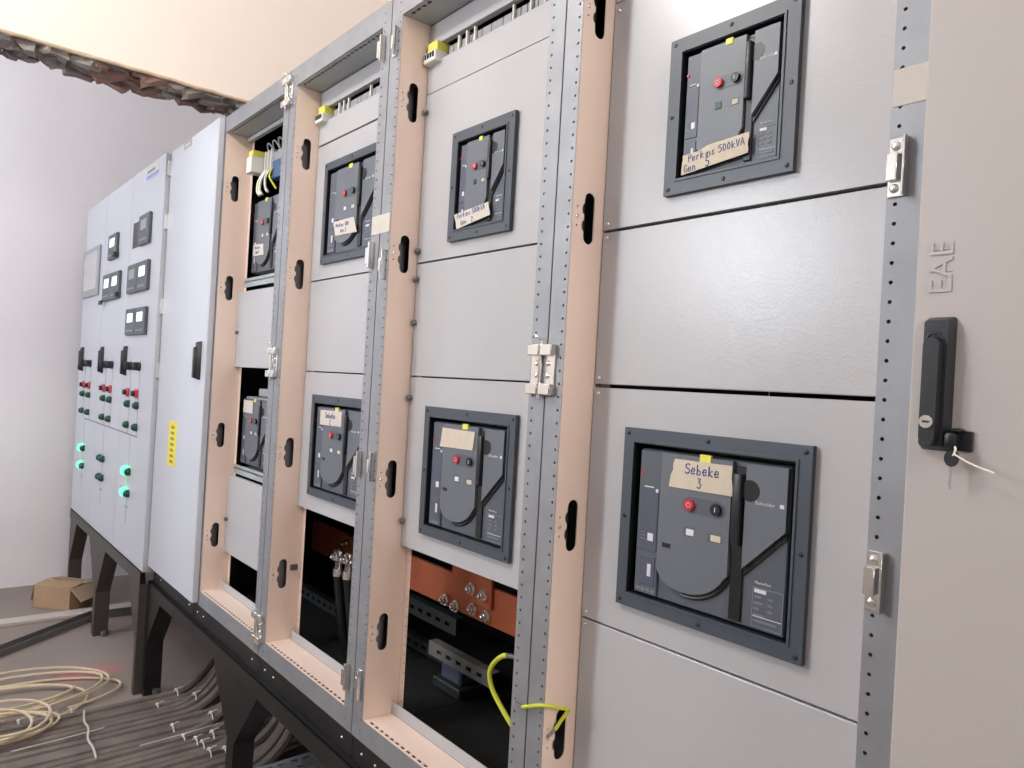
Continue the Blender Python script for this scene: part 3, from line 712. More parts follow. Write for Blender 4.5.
# ------------------------------------------------------------------ circuit breakers
def breaker(label, x0, x1, z0, z1, kind, tape=None, detail=True, yface=None, dark=False):
    """x0..x1, z0..z1: the inner opening; kind: 'drawout' | 'fixed' | 'bare'"""
    w_, h_ = x1-x0, z1-z0
    yf = PY-.008 if yface is None else yface
    t = thing('circuit_breaker', label, 'circuit breaker', ((x0+x1)/2, yf, Zr(z0)), 'air circuit breakers in the cabinets')
    X = lambda u: x0 + u*w_
    Zv = lambda v: Zr(z0) + v*h_
    P = lambda pts: [(X(u), Zv(v)) for u, v in pts]
    if kind != 'bare':
        bo = .0245 if kind == 'drawout' else .027
        bz = .0255 if kind == 'drawout' else .0265
        fx0, fx1, fz0, fz1 = x0-bo, x1+bo, Zr(z0)-bz, Zr(z1)+bz
        fr = MB().prism([(fx0, fz0), (fx1, fz0), (fx1, fz1), (fx0, fz1)], [[(x0, Zr(z0)), (x1, Zr(z0)), (x1, Zr(z1)), (x0, Zr(z1))]], front(PY), -.011, -.0005)
        # inner bevel lip
        fr.box(x0-.004, x0, PY-.013, PY-.010, Zr(z0)-.004, Zr(z1)+.004).box(x1, x1+.004, PY-.013, PY-.010, Zr(z0)-.004, Zr(z1)+.004)
        fr.box(x0, x1, PY-.013, PY-.010, Zr(z0)-.004, Zr(z0)).box(x0, x1, PY-.013, PY-.010, Zr(z1), Zr(z1)+.004)
        f = fr.build('escutcheon_frame', 'frame', t)
        cx, cz = (fx0+fx1)/2, (fz0+fz1)/2; e = .010
        for sx, sz in ((fx0+e, fz0+e), (cx, fz0+e), (fx1-e, fz0+e), (fx0+e, cz), (fx1-e, cz), (fx0+e, fz1-e), (cx, fz1-e), (fx1-e, fz1-e)):
            inst('screw', PIECE['screw_dark'], f, (sx, PY-.011, sz))
        bk = MB().box(x0, x0+.0015, PY-.01, PY+.06, Zr(z0), Zr(z1)).box(x1-.0015, x1, PY-.01, PY+.06, Zr(z0), Zr(z1)).box(x0, x1, PY-.01, PY+.06, Zr(z0), Zr(z0)+.0015).box(x0, x1, PY-.01, PY+.06, Zr(z1)-.0015, Zr(z1)).box(x0, x1, PY+.055, PY+.06, Zr(z0), Zr(z1))
        bk.build('shroud', 'black', t)
    else:
        MB().bbox(X(.02), X(.98), yf+.012, yf+.25, Zv(.01), Zv(.99), .004, 1).build('housing', 'grey_plastic', t)
    a0, a1 = .04, .965
    # base of the face, lowest layer
    MB().bbox(X(a0), X(a1), yf+.006, yf+.045, Zv(.012), Zv(.962), .002, 1).build('face_base', 'face2', t)
    # trip unit strip at the left
    tu = MB().bbox(X(a0)+.001, X(.2), yf+.001, yf+.02, Zv(.02), Zv(.955), .0015, 1).build('trip_unit', 'face2', t)
    MB().bbox(X(.06), X(.19), yf-.0002, yf+.003, Zv(.30), Zv(.70), .001, 1).build('trip_window', 'trip', tu)
    MB().bbox(X(.07), X(.185), yf-.0002, yf+.003, Zv(.08), Zv(.27), .001, 1).build('trip_window', 'trip', tu)
    # centre cover with a round lower edge
    arc = [(.655, .275)] + [(.40 + .26*math.cos(a), .36 - .255*math.sin(a)*1.0) for a in [math.radians(d_) for d_ in range(25, 96, 10)]] + [(.30, .115), (.24, .15), (.205, .21)]
    poly = [(.205, .955), (.655, .955)] + arc
    cov = MB().prism(P(poly), [], front(yf), -.003, .02).build('centre_cover', 'face', t)
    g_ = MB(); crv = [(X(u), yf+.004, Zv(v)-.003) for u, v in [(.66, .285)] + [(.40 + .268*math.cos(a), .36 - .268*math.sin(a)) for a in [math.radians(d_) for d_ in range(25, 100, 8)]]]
    g_.tube(crv, .0032, 6).build('cover_gap_shade', 'black', cov)  # black strip drawn along the round edge as gap shade
    # right cover, cut on the slant, and a black strip as gap shade below it
    MB().prism(P([(.737, .955), (.962, .955), (.962, .60), (.737, .345)]), [], front(yf), -.003, .02).build('right_cover', 'face', t)
    MB().prism(P([(.737, .34), (.962, .595), (.962, .56), (.737, .30)]), [], front(yf), .003, .02).build('cover_gap_shade', 'black', t)
    # charging handle in its slot
    MB().bbox(X(.662), X(.732), yf+.002, yf+.03, Zv(.03), Zv(.93), .001, 1).build('handle_slot', 'black', t)
    lv = MB().bbox(X(.672), X(.722), yf-.010, yf+.01, Zv(.47), Zv(.89), .003, 2).build('charging_handle', 'handle', t, True)
    cc = (.762, .80); rr_ = .017*h_/.273
    MB().cyl((X(cc[0]), yf-.0036, Zv(cc[1])), (X(cc[0]), yf+.005, Zv(cc[1])), rr_, 18).build('grip_recess', 'black', t, True)
    # buttons
    s = h_/.273
    pill = [(X(.41)+.016*s*math.cos(a), Zv(.655)+.0135*s*math.sin(a)) for a in [math.radians(q) for q in range(90, 271, 20)]] + [(X(.576)+.016*s*math.cos(a), Zv(.655)+.0135*s*math.sin(a)) for a in [math.radians(q) for q in range(-90, 91, 20)]]
    pb = MB().prism(pill, [], front(yf), -.0036, .003).build('button_recess', 'face2', t)
    MB().cyl((X(.41), yf-.003, Zv(.655)), (X(.41), yf-.009, Zv(.655)), .0095*s, 18).build('push_button', 'red', pb, True)['label'] = 'red push button'
    MB().tube([(X(.41)+.004*s*math.cos(a), yf-.0092, Zv(.655)+.004*s*math.sin(a)) for a in [2*math.pi*i/10 for i in range(10)]], .0006, 4, True).build('button_mark', 'print', pb)
    MB().cyl((X(.576), yf-.003, Zv(.655)), (X(.576), yf-.009, Zv(.655)), .0095*s, 18).build('push_button', 'black', pb, True)['label'] = 'black push button'
    MB().bbox(X(.576)-.0007, X(.576)+.0007, yf-.0098, yf-.0088, Zv(.655)-.004*s, Zv(.655)+.004*s, .0002, 1).build('button_mark', 'print', pb)
    # indicator windows
    iw = MB().bbox(X(.375), X(.445), yf-.0036, yf+.003, Zv(.455), Zv(.52), .001, 1).build('indicator_window', 'green_off' if kind == 'fixed' else 'face2', t)
    MB().bbox(X(.393), X(.443), yf-.0044, yf-.003, Zv(.465), Zv(.505), .0005, 1).build('indicator_flag', 'green_off' if kind == 'fixed' else 'print', iw)
    iw = MB().bbox(X(.525), X(.612), yf-.0036, yf+.003, Zv(.455), Zv(.51), .001, 1).build('indicator_window', 'face2', t)
    MB().bbox(X(.548), X(.61), yf-.0044, yf-.003, Zv(.462), Zv(.50), .0005, 1).build('indicator_flag', 'tape', iw)
    if kind == 'drawout': MB().bbox(X(.237), X(.294), yf-.0036, yf+.003, Zv(.355), Zv(.385), .0005, 1).build('locking_slot', 'black', t)
    yt = MB().bbox(X(.455), X(.525), yf-.0042, yf+.001, Zv(.925), Zv(.972), .0004, 1).build('yellow_tab', 'yellowtab', t)
    # trip unit print
    MB().cyl((X(.062), yf+.0012, Zv(.80)), (X(.062), yf-.001, Zv(.80)), .0032*s, 10).build('reset_dot', 'red', tu)
    MB().box(X(.085), X(.15), yf-.0001, yf+.002, Zv(.715), Zv(.722)).build('print_line', 'print', tu)
    MB().cyl((X(.178), yf+.0012, Zv(.70)), (X(.178), yf-.0012, Zv(.70)), .0034*s, 10).build('trip_lamp', 'print', tu)
    MB().bbox(X(.125), X(.165), yf-.001, yf+.002, Zv(.37), Zv(.42), .0004, 1).build('display', 'print', tu)
    for q in range(3): MB().box(X(.075), X(.105), yf-.0008, yf+.001, Zv(.375+q*.02), Zv(.38+q*.02)).build('print_line', 'grey_print', tu)
    MB().bbox(X(.135), X(.16), yf-.001, yf+.002, Zv(.14), Zv(.22), .0004, 1).build('print_line', 'print', tu)
    for q in range(4): MB().box(X(.06+.035*q), X(.085+.035*q), yf+.0004, yf+.002, Zv(.04), Zv(.058)).build('print_line', 'grey_print', tu)
    # maker's name and rating plate
    text('Schneider', .0085*s, 'print', t, 'printed_name', lambda a, b, c_: (X(.795)+a, yf-.0034-c_, Zv(.728)+b), .0004)
    MB().box(X(.928), X(.95), yf-.0036, yf-.003, Zv(.728), Zv(.75)).build('name_mark', 'print', t)
    yp = yf+.0058
    rp = MB().prism(P([(.79, .03), (.958, .03), (.958, .255), (.79, .255)]), [P([(.795, .036), (.953, .036), (.953, .249), (.795, .249)])], front(yp), -.0006, .001).build('rating_plate', 'grey_print', t)
    text('MasterPact', .0062*s, 'print', rp, 'plate_print', lambda a, b, c_: (X(.80)+a, yp-.0006-c_, Zv(.275)+b), .0004)
    MB().box(X(.80), X(.865), yp-.0008, yp, Zv(.225), Zv(.246)).build('plate_print', 'print', rp)
    for q, (a, b) in enumerate(((.80, .84), (.80, .85), (.80, .83), (.80, .86), (.80, .93))):
        v = .195 - q*.034
        MB().box(X(a), X(b), yp-.0008, yp, Zv(v), Zv(v+.012)).build('plate_print', 'grey_print', rp)
        if q < 3:
            MB().box(X(.875), X(.905), yp-.0008, yp, Zv(v), Zv(v+.012)).build('plate_print', 'grey_print', rp)
    MB().box(X(.797), X(.951), yp-.0008, yp, Zv(.088), Zv(.092)).build('plate_print', 'print', rp)
    # hand-written tape
    if tape:
        pts, lines, m_, lab = tape
        r = random.Random(len(label)); yt = yf - .0115 if tape[4:] == (1,) else yf - .0046
        loop = []
        n = len(pts)
        for i in range(n):
            a = Vector(pts[i]); b = Vector(pts[(i+1) % n])
            ragged = (i % 2 == 1)
            loop.append((a.x, Zr(a.y)))
            for q in range(1, 5):
                p = a.lerp(b, q/5); j = .0016 if ragged else .0005
                loop.append((p.x + r.uniform(-j, j), Zr(p.y) + r.uniform(-j, j)*.5))
        tp = MB().prism(loop, [], front(yt), -.0004, .0004).build('tape_label', m_, t); tp['label'] = lab
        for body, hh, org, ang in lines:
            handwriting(body, hh, (org[0], Zr(org[1])), ang, yt-.0006, tp, .0009*hh/.014)
    return t
def make_breakers():
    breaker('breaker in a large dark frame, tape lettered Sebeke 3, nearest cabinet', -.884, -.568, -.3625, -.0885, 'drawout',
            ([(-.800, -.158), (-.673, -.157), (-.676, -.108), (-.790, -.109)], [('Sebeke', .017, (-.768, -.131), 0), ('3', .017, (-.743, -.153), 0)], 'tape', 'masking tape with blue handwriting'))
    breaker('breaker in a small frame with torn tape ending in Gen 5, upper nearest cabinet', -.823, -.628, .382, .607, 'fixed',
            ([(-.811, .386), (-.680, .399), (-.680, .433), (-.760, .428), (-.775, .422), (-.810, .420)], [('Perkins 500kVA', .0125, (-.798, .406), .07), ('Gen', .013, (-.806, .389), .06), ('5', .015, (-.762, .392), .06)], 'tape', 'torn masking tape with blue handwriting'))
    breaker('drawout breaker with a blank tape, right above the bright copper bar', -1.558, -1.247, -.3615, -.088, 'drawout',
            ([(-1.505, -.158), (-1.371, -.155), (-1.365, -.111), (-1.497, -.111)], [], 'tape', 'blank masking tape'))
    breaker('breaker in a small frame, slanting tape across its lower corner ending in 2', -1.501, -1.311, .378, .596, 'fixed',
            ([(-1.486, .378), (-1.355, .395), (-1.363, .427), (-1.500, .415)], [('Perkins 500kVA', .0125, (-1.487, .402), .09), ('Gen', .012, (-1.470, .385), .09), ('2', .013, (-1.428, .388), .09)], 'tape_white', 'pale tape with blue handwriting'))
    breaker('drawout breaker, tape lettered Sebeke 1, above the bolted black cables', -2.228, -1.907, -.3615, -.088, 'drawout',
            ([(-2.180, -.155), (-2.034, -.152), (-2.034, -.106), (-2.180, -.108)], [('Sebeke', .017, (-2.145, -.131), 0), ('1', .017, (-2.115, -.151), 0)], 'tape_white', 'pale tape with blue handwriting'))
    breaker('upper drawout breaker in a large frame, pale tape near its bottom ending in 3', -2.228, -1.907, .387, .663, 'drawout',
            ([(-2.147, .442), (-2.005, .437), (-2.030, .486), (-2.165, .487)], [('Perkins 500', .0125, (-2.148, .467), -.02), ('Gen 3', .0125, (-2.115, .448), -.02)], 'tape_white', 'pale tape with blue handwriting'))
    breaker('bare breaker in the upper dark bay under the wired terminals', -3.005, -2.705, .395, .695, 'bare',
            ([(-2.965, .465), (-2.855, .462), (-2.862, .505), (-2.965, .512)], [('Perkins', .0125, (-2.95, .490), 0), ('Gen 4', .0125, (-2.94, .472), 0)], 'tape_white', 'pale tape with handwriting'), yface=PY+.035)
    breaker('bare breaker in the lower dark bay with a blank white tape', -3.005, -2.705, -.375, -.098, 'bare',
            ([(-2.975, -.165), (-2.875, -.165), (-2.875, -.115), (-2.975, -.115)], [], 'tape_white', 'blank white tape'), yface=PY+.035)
make_breakers()

# ------------------------------------------------------------------ things inside the cabinets
def make_interior():
    # main copper busbar through two cabinets, with its bolts
    t = thing('copper_busbar', 'flat copper busbar with bright bolts under the blank-tape breaker', 'busbar', (-1.55, 1.25, Zr(-.646)))
    MB().bbox(-2.27, -1.13, 1.25, 1.262, Zr(-.646), Zr(-.543), .002, 1).build('bar', 'copper', t)
    MB().bbox(-1.70, -1.52, 1.238, 1.25, Zr(-.600), Zr(-.50), .002, 1).build('joint_plate', 'copper', t)
    MB().bbox(-1.60, -1.50, 1.262, 1.60, Zr(-.60), Zr(-.59), .002, 1).build('branch_bar', 'copper', t)
    bolt = MB(); bolt.cyl((0, 0, 0), (0, -.008, 0), .017, 14).cyl((0, -.008, 0), (0, -.019, 0), .012, 6).dome((0, -.019, 0), (0, -1, 0), .007, .008)
    bm_ = mesh_of(bolt, 'chrome', True)
    for x, z, y in ((-1.597, -.56, 1.238), (-1.544, -.566, 1.238), (-1.600, -.618, 1.25), (-1.542, -.622, 1.25), (-1.735, -.627, 1.25), (-1.682, -.632, 1.25)):
        inst('bolt', bm_, t, (x, y, Zr(z)))
    t = thing('copper_busbar', 'dim copper busbar deep in the cabinet of bolted black cables', 'busbar', (-2.6, 1.42, Zr(-.76)))
    MB().bbox(-3.0, -2.52, 1.42, 1.432, Zr(-.76), Zr(-.63), .002, 1).build('bar', 'copper', t)
    MB().bbox(-2.66, -2.58, 1.40, 1.42, Zr(-.74), Zr(-.63), .002, 1).build('joint_plate', 'copper', t)
    for x, z in ((-2.64, -.66), (-2.60, -.72), (-2.70, -.70)): inst('bolt', bm_, t, (x, 1.40, Zr(z)))
    # bolted cable lugs and the thick cables below
    for i, (x, lab) in enumerate(((-2.255, 'black cable hanging from a bright lug, leftmost below the Sebeke 1 breaker'), (-2.205, 'black cable hanging from a bright lug, middle one below the Sebeke 1 breaker'), (-2.155, 'black cable hanging from a bright lug, rightmost below the Sebeke 1 breaker'))):
        y = 1.17 + i*.01
        t = thing('power_cable', lab, 'cable', (x, y, Zr(BOT)), 'cables hanging from lugs')
        MB().tube([(x, y, Zr(-.66)), (x+.004, y+.01, Zr(-.75)), (x+.015, y+.02, Zr(-.85)), (x+.03, y+.03, Zr(-.922))], .017, 10).build('sheath', 'black', t, True)
        lg = MB().bbox(x-.016, x+.016, y-.006, y+.004, Zr(-.655), Zr(-.585), .002, 1).cyl((x, y, Zr(-.67)), (x, y, Zr(-.645)), .018, 12)
        l = lg.build('lug', 'chrome', t, True)
        inst('bolt', bm_, l, (x, y-.006, Zr(-.605)))
    # steel cross rails and the perforated channel
    def rail(x0, x1, y, z0, z1, lab, m='inner_steel', perf=True):
        t = MB().strip((x0, y, Zr(z0)), (1,0,0), (0,0,1), (0,-1,0), x1-x0, z1-z0, .05, (z1-z0)/2, rect_hole(.012, .006), .004)
        t.box(x0, x1, y, y+.03, Zr(z1), Zr(z1)+.002)
        o = t.build('mounting_rail', m); tag(o, lab, 'rail', 'steel rails inside the cabinets'); return o
    rail(-2.335, -1.79, 1.33, -.765, -.715, 'dark perforated rail behind the hanging black cables')
    rail(-2.335, -1.79, 1.42, -.93, -.89, 'low dark rail at the back of the bolted-cable cabinet')
    rail(-1.675, -1.105, 1.42, -.715, -.665, 'dark rail close below the bright copper bar')
    rail(-3.01, -2.445, 1.30, -.90, -.86, 'dark rail in the lowest bay beside the white doors')
    o = rail(-1.87, -1.56, 1.29, -.835, -.795, 'pale zinc channel lying low behind the yellow-green wire', 'chan')
    MB().bbox(-1.70, -1.62, 1.30, 1.36, Zr(-.90), Zr(-.845), .004, 1)
    s_ = thing('insulator_block', 'pale blue insulator block below the zinc channel', 'insulator', (-1.80, 1.34, Zr(-.90)))
    MB().bbox(-1.85, -1.75, 1.325, 1.385, Zr(-.905), Zr(-.84), .006, 1).build('block', 'trip', s_)
    MB().cyl((-1.80, 1.355, Zr(-.84)), (-1.80, 1.355, Zr(-.828)), .012, 10).build('stud', 'chrome', s_, True)
    MB().bbox(-1.87, -1.73, 1.31, 1.40, Zr(-.935), Zr(-.905), .004, 1).build('foot', 'inner_steel', s_)
    # yellow-green earth wires
    t = thing('earth_wire', 'yellow-green wire hanging in a bow in the dark opening', 'wire', (-1.24, 1.08, Zr(-.76)))
    MB().tube([(-1.252, 1.078, Zr(-.604)), (-1.275, 1.08, Zr(-.614)), (-1.300, 1.08, Zr(-.637)), (-1.313, 1.08, Zr(-.665)), (-1.302, 1.08, Zr(-.694)), (-1.275, 1.08, Zr(-.718)), (-1.235, 1.08, Zr(-.745)), (-1.18, 1.09, Zr(-.79)), (-1.13, 1.10, Zr(-.84))], .0058, 8, sm=4).build('insulation', 'yg', t, True)
    MB().tube([(-1.252, 1.078, Zr(-.604)), (-1.235, 1.078, Zr(-.600)), (-1.200, 1.076, Zr(-.595)), (-1.125, 1.074, Zr(-.585))], .0052, 8).build('lug', 'lug', t, True)
    t = thing('earth_wire', 'short yellow-green wire bent across the post above the lowest slot', 'wire', (-1.0, D, Zr(-.62)))
    MB().tube([(-1.058, D-.008, Zr(-.619)), (-1.03, D-.012, Zr(-.606)), (-1.0, D-.010, Zr(-.594)), (-.988, D+.02, Zr(-.601)), (-.986, D+.044, Zr(-.609)), (-.989, D+.047, Zr(-.615)), (-.995, D+.038, Zr(-.630)), (-.999, D+.026, Zr(-.648))], .0036, 8, sm=4).build('insulation', 'yg', t, True)
    MB().tube([(-1.084, D-.004, Zr(-.620)), (-1.070, D-.007, Zr(-.620)), (-1.058, D-.008, Zr(-.619))], .0030, 8).build('lug', 'lug', t, True)
    MB().tube([(-.999, D+.026, Zr(-.648)), (-1.001, D+.016, Zr(-.656)), (-1.003, D+.010, Zr(-.660))], .0028, 8).build('lug', 'lug', t, True)
    # terminals and loose wires above the bare upper breaker
    t = thing('terminal_rail', 'terminal rail with white bridges and loose wires above the bare breaker', 'terminals', (-2.8, PY+.06, Zr(.83)))
    r = random.Random(3); m = MB(); x = -2.93
    while x < -2.46:
        wd = r.uniform(.02, .045); m.bbox(x, x+wd-.002, PY+.04, PY+.10, Zr(.80), Zr(.865+r.uniform(-.01, .01)), .001, 1); x += wd
    m.build('terminals', 'grey_plastic', t)
    for x in (-2.90, -2.87, -2.84, -2.66, -2.63): MB().bbox(x, x+.006, PY+.03, PY+.042, Zr(.80), Zr(.875), .001, 1).build('terminal_bridge', 'white_plastic', t)
    MB().bbox(-2.83, -2.74, PY+.036, PY+.05, Zr(.755), Zr(.825), .002, 1).build('blue_terminal', 'blue', t)
    MB().box(-2.96, -2.445, PY+.08, PY+.11, Zr(.788), Zr(.80)).build('rail', 'galv', t)
    MB().bbox(-2.99, -2.935, PY-.01, PY+.05, Zr(.795), Zr(.86), .002, 1).build('end_block', 'white_plastic', t)
    MB().bbox(-2.985, -2.94, PY-.004, PY+.045, Zr(.86), Zr(.885), .002, 1).build('yellow_cap', 'yellowtab', t)
    for x0_, x1_, mm in ((-2.90, -2.945, 'white_plastic'), (-2.87, -2.92, 'white_plastic'), (-2.885, -2.93, 'yg'), (-2.82, -2.78, 'yg'), (-2.84, -2.86, 'white_plastic')):
        MB().tube([(x0_, PY+.035, Zr(.80)), ((x0_*2+x1_)/3-.02, PY+.025, Zr(.765)), (x1_, PY+.025, Zr(.725)), (x1_+.02, PY+.028, Zr(.705))], .0055 if mm != 'yg' else .004, 6, sm=4).build('loose_wire', mm, t, True)
    for i in range(4):
        x = -2.88 + i*.055
        MB().tube([(x, PY+.04, Zr(.862)), (x+.015, PY+.025, Zr(.892)), (x+.04, PY+.025, Zr(.892)), (x+.055, PY+.04, Zr(.862))], .003, 6, sm=3).build('jumper', 'grey_plastic', t, True)
    # shelf plates the bare breakers stand on
    for z, lab in ((.360, 'steel shelf carrying the upper bare breaker'), (-.395, 'steel shelf carrying the lower bare breaker')):
        o = MB().box(-3.017, -2.443, PY+.02, PY+.35, Zr(z), Zr(z)+.004); o.box(-3.017, -2.443, PY+.02, PY+.023, Zr(z)-.02, Zr(z)+.016)
        o.build('shelf_plate', 'soffit', CAB['E'])
        MB_ = MB()
    # contact blocks standing on the bare breakers
    t = thing('contact_block', 'grey wiring blocks stacked on the lower bare breaker', 'contact block', (-2.78, PY+.1, Zr(-.098)))
    MB().bbox(-2.90, -2.72, PY+.06, PY+.20, Zr(-.097), Zr(-.065), .004, 1).build('block', 'grey_plastic', t)
    MB().bbox(-2.82, -2.72, PY+.08, PY+.18, Zr(-.065), Zr(-.035), .004, 1).build('block', 'grey_plastic', t)
    for x in (-2.80, -2.76): MB().cyl((x, PY+.1, Zr(-.035)), (x, PY+.1, Zr(-.005)), .01, 8).build('plug', 'grey_plastic', t)
make_interior()

# ------------------------------------------------------------------ black steel base
def make_base():
    def leg_profile(cx, zt_, lg, rg):
        """front outline of a leg: gussets spreading to the left (lg) and right (rg)"""
        hw = .032
        zk = Zr(-1.30); zb = 0.0
        return [(cx-hw if lg else cx-.002, zb), (cx+hw if rg else cx+.002, zb)] + \
               ([(cx+hw, zk), (cx+.215, zt_)] if rg else [(cx+.002, zt_)]) + ([(cx-.215, zt_), (cx-hw, zk)] if lg else [(cx-.002, zt_)])
    def flange(mb, pts, y0, y1, th=.004):
        for (a, b), (c_, d) in zip(pts[:-1], pts[1:]):
            mb.add([(a, y0, b), (c_, y0, d), (c_, y1, d), (a, y1, b), (a-th, y0, b), (c_-th, y0, d), (c_-th, y1, d), (a-th, y1, b)],
                   [(0,1,2,3), (7,6,5,4), (0,4,5,1), (3,2,6,7), (0,3,7,4), (1,5,6,2)])
    def base(label, x0, x1, legs, ztop, yoff=0.0, bm_='base'):
        t = thing('support_stand', label, 'support stand', ((x0+x1)/2, D, 0))
        zr0 = ztop-.062
        yf = D-.012+yoff
        MB().bbox(x0, x1, yf, yf+.004, Zr(zr0), Zr(ztop), .0008, 1).box(x0, x1, yf, yf+.06, Zr(ztop)-.004, Zr(ztop)).build('front_beam', bm_, t)
        MB().box(x0, x1, D+.74, D+.80, Zr(zr0), Zr(ztop)).build('rear_beam', 'base', t)
        for x in (x0+.02, (x0+x1)/2, x1-.02): MB().box(x-.02, x+.02, D+.05, D+.74, Zr(zr0)+.01, Zr(ztop)).build('cross_beam', 'base', t)
        for cx, lg, rg in legs:
            hw = .032; zk = Zr(-1.30); zt_ = Zr(zr0)
            pts = [(cx-(hw if lg else 0), 0.0), (cx+(hw if rg else 0.002), 0.0)]
            pts += [(cx+hw, zk), (cx+.215, zt_)] if rg else [(cx+.002, zt_)]
            pts += [(cx-.215, zt_), (cx-hw, zk)] if lg else [(cx, zt_)]
            mb = MB().prism(pts, [], front(yf), 0, .004)
            if rg: flange(mb, [(cx+hw, 0.0), (cx+hw, zk), (cx+.215, zt_)], yf+.004, yf+.075)
            else: mb.box(cx-.002, cx+.002, yf+.004, yf+.075, 0, zt_)
            if lg: flange(mb, [(cx-hw+.004, 0.0), (cx-hw+.004, zk), (cx-.211, zt_)], yf+.004, yf+.075)
            l = mb.build('leg', bm_, t)
            MB().box(cx-(hw if lg else 0), cx+(hw if rg else .002), D+.74, D+.80, 0, zt_).build('rear_leg', 'base', t)
            sb = .05 if rg else -.05
            MB().cyl((cx+sb, yf+.05, 0), (cx+sb, yf+.05, .03), .018, 6).build('anchor_bolt', 'lug', l)
        return t
    G = base('grey-lit steel legged base under the three control cabinets', -5.57, -3.742, [(-5.54, False, True), (-4.70, True, True), (-3.744, True, False)], -.9685, -.035, 'base_dusty_lit')
    A = base('black steel legged base where the thick floor cables go in', -3.736, -1.40, [(-3.734, False, True), (-2.57, True, True), (-1.402, True, False)], -1.013)
    B = base('black steel legged base under the nearest cabinets', -1.395, .34, [(-1.393, False, True), (-.5, True, True), (.336, True, False)], -1.013)
    # black plinth sections between base and cabinets
    for x0, x1, lab in ((-3.706, -3.10, 'black plinth strip under the plain white door'), (-3.098, -2.395, 'black plinth strip under the cabinet of bare breakers'), (-2.393, -1.737, 'black plinth strip under the bolted-cable cabinet'), (-1.735, -1.054, 'black plinth strip under the bright copper cabinet'), (-1.052, -.373, 'black plinth strip under the nearest open cabinet'), (-.371, .34, 'black plinth strip under the large warm grey door')):
        t = thing('plinth', lab, 'plinth', ((x0+x1)/2, D, Zr(-1.013)), 'black plinths under the cabinets')
        MB().bbox(x0, x1, D+.006, D+.012, Zr(-1.0125), Zr(-.9435), .001, 1).box(x0, x1, D+.012, D+.05, Zr(-1.0125), Zr(-1.009)).build('front_sheet', 'base', t)
        MB().box(x0, x1, D+.76, D+.766, Zr(-1.0125), Zr(-.9435)).build('rear_sheet', 'base', t)
        for x in (x0+.05, x0+.12, x1-.06): inst('bolt', PIECE['screw'], t, (x, D+.006, Zr(-.978)))
make_base()

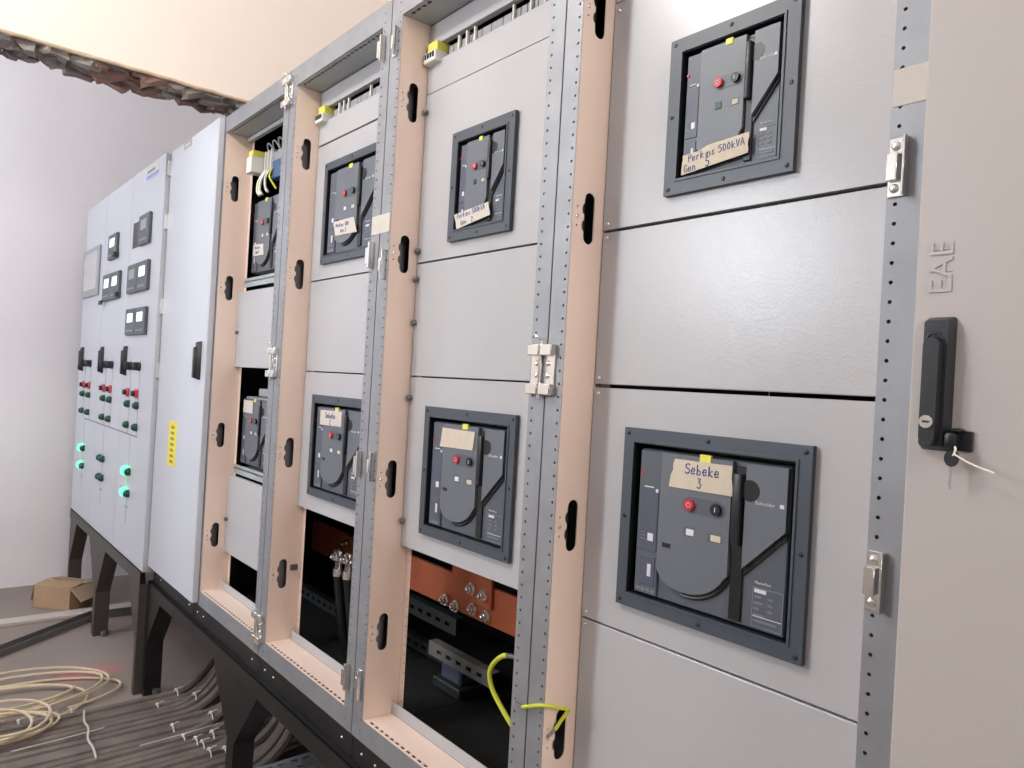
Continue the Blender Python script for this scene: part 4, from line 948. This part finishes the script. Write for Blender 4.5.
# ------------------------------------------------------------------ floor things
def make_floor_things():
    # row of thick dusty cables running under the base and rising into the cabinets
    N = 20; r = random.Random(5)
    for i in range(N):
        x = -3.575 + i*.0455
        z0 = .024 + (0.0 if i % 2 else .004)
        dy = r.uniform(-.03, .03) + .04*math.sin(i*1.3)
        jx = [r.uniform(-.006, .006) for _ in range(4)]
        yb = 1.10 + dy + i*.004
        pts = [(x+jx[0]+.02, -1.4, z0), (x+jx[0], -.4, z0), (x+jx[1], .2, z0), (x+jx[2], .62, z0), (x+jx[3], yb-.12, z0+.004)]
        R_ = .26
        for k in range(1, 8):
            a = math.radians(k*12)
            pts.append((x - .06*(1-math.cos(a)), yb-.12 + R_*math.sin(a)*1.0 + .02, z0+.004 + R_*(1-math.cos(a))))
        e = pts[-1]
        pts.append((e[0]-.004, e[1]+.01, Zr(-1.02)))
        o = MB().tube(pts, .0205, 8, sm=2).build('floor_cable', 'cable', None, True)
        if i == 0: lb = 'thick dusty cable lying farthest back in the floor bundle'
        elif i == N-1: lb = 'thick dusty cable lying nearest in the floor bundle'
        else: lb = 'one of the thick dusty cables side by side in the floor bundle'
        tag(o, lb, 'cable', 'thick cables of the floor bundle')
    # white cable ties around neighbouring cables
    spots = [(-3.517, 1.045), (-3.403, 1.09), (-3.458, .949), (-3.223, .949), (-3.102, .958), (-3.177, 1.09), (-3.041, .988), (-2.992, .999), (-2.913, 1.001), (-2.871, 1.045), (-3.029, 1.048), (-3.60, .45), (-3.60, .50), (-3.60, .57), (-3.60, .64)]
    for x, y in spots:
        t = thing('cable_tie', 'small white cable tie knotted on the floor cables', 'cable tie', (x, y, .045), 'white cable ties on the floor bundle')
        zz = .047 + max(0, (y-.93))*.25
        MB().bbox(x-.007, x+.007, y-.005, y+.005, zz-.002, zz+.009, .002, 1).build('tie_head', 'tie', t)
        MB().tube([(x-.03, y, zz-.016), (x-.018, y, zz-.001), (x, y, zz+.002), (x+.018, y, zz-.001), (x+.03, y, zz-.016)], .0028, 5).build('tie_band', 'tie', t)
        MB().tube([(x, y, zz+.004), (x+.008, y+.012, zz+.014), (x+.02, y+.02, zz+.02)], .0015, 5).build('tie_tail', 'tie', t)
    # pale string laid across the cables
    o = MB().tube([(-3.56, .683, .052), (-3.45, .665, .052), (-3.38, .668, .052), (-3.28, .648, .052), (-3.2, .652, .052), (-3.10, .645, .052)], .0045, 6, sm=3).build('string', 'plank', None, True)
    tag(o, 'pale string laid across the thick floor cables', 'string')
    for a, lab in (((-3.33, .40), 'straight pale wire lying along the floor cables at the left'), ((-3.12, .80), 'straight pale wire lying along the floor cables towards the base')):
        o = MB().tube([(a[0], a[1], .05), (a[0]-.005, a[1]+.15, .051), (a[0]-.02, a[1]+.32, .052)], .003, 6).build('pale_wire', 'plank', None, True)
        tag(o, lab, 'wire')
    # loose coil of cream cable
    t = thing('cable_coil', 'loose coil of cream cable on the floor', 'cable coil', (-3.85, .5, 0))
    r = random.Random(11); pts = []
    for k in range(150):
        a = k/150*2*math.pi*5.2 + .4
        lp = k/150*5.2
        rx = .20 + .06*math.sin(lp*2.1); ry = .36 + .05*math.sin(lp*1.7+1)
        cx = -3.90 + .05*math.sin(lp*1.3); cy = .42 + .07*math.cos(lp*1.9)
        pts.append((cx + rx*math.cos(a), cy + ry*math.sin(a), .007 + .008*lp + .012*max(0, math.sin(a*1.5))))
    MB().tube(pts, .0062, 6).build('loops', 'cream_cable', t, True)
    pts = []
    for k in range(110):
        a = k/110*2*math.pi*4.1; lp = k/110*4.1
        rx = .115 + .025*lp*.8; ry = .17 + .03*math.sin(lp*2)
        pts.append((-3.545 + .03*math.sin(lp) + rx*math.cos(a), .375 + .03*math.cos(lp*1.5) + ry*math.sin(a), .055 + .010*lp))
    MB().tube(pts, .0062, 6).build('loops', 'cream_cable', t, True)
    # cardboard box with one flap open
    c0 = Vector((-5.375, .885, 0)); ang = math.radians(41)
    t = thing('cardboard_box', 'battered brown cardboard box on the floor by the far legs', 'box', c0)
    ca, sa = math.cos(ang), math.sin(ang)
    def T(mb):
        mb.v = [(c0.x + x*ca - y*sa, c0.y + x*sa + y*ca, z) for x, y, z in mb.v]; return mb
    w_, d_, h_ = .128, .112, .14
    m = MB().box(-w_, w_, -d_, -d_+.005, 0, h_).box(-w_, w_, d_-.005, d_, 0, h_).box(-w_, -w_+.005, -d_, d_, 0, h_).box(w_-.005, w_, -d_, d_, 0, h_).box(-w_, w_, -d_, d_, 0, .005)
    T(m).build('carton', 'card', t)
    def flap(p, name='flap', mm='card2'):
        a, b, c_, d = [Vector(q) for q in p]; n = (b-a).cross(d-a).normalized()*.003
        mb = MB().add([a, b, c_, d, a+n, b+n, c_+n, d+n], [(0,1,2,3), (7,6,5,4), (0,4,5,1), (1,5,6,2), (2,6,7,3), (3,7,4,0)])
        T(mb).build(name, mm, t)
    flap([(-w_, -d_, h_), (w_, -d_, h_), (w_, -.01, h_+.012), (-w_, -.01, h_+.015)], mm='card')
    flap([(-w_, d_, h_), (w_, d_, h_), (w_, .01, h_+.006), (-w_, .01, h_+.02)], mm='card')
    flap([(w_, -d_, h_), (w_, d_, h_), (w_+.07, d_-.01, h_-.07), (w_+.07, -d_+.01, h_-.075)])
    flap([(-w_, -d_, h_), (-w_, d_, h_), (-w_-.03, d_-.01, h_-.10), (-w_-.03, -d_+.01, h_-.10)])
    # pale plank and steel channels on the floor
    o = MB().bbox(-5.17, -5.07, -.6, 1.9, 0, .022, .003, 1).build('plank', 'plank'); tag(o, 'pale dusty plank lying across the floor behind the cardboard box', 'plank')
    def channel(p, q, wd, lab):
        p = Vector(p); q = Vector(q); d = (q-p).normalized(); n = Vector((-d.y, d.x, 0))*wd/2
        mb = MB()
        def slab(o0, o1, z0, z1):
            a = [p+n*o0, q+n*o0, q+n*o1, p+n*o1]
            mb.add([(v.x, v.y, z0) for v in a] + [(v.x, v.y, z1) for v in a], [(0,3,2,1), (4,5,6,7), (0,1,5,4), (1,2,6,5), (2,3,7,6), (3,0,4,7)])
        slab(-1, 1, 0, .004); slab(-1, -.9, .004, .035); slab(.9, 1, .004, .035)
        tag(mb.build('steel_channel', 'chan'), lab, 'channel')
    channel((-4.15, -.1, 0), (-5.03, 1.0, 0), .075, 'grey steel channel lying slantwise on the floor')
    channel((-5.00, 1.06, 0), (-4.95, 1.65, 0), .06, 'short grey steel channel lying behind the middle base leg')
    # perforated cable tray under the base
    t = thing('cable_tray', 'perforated grey cable tray under the black base', 'cable tray', (-2.2, 1.25, 0))
    m = MB()
    for k in range(5): m.strip((-2.62+k*.05, 1.06, .10), (0,1,0), (1,0,0), (0,0,1), .6, .05, .05, .025, rect_hole(.014, .007), .003)
    for k in range(5): m.strip((-2.37+k*.05, 1.06, .10), (0,1,0), (1,0,0), (0,0,1), .6, .05, .05, .025, rect_hole(.014, .007), .003)
    m.build('tray_bed', 'tray', t)
    MB().box(-2.622, -2.62, 1.06, 1.66, 0, .10).build('tray_side', 'tray', t); MB().box(-2.12, -2.118, 1.06, 1.66, 0, .10).build('tray_side', 'tray', t)
make_floor_things()
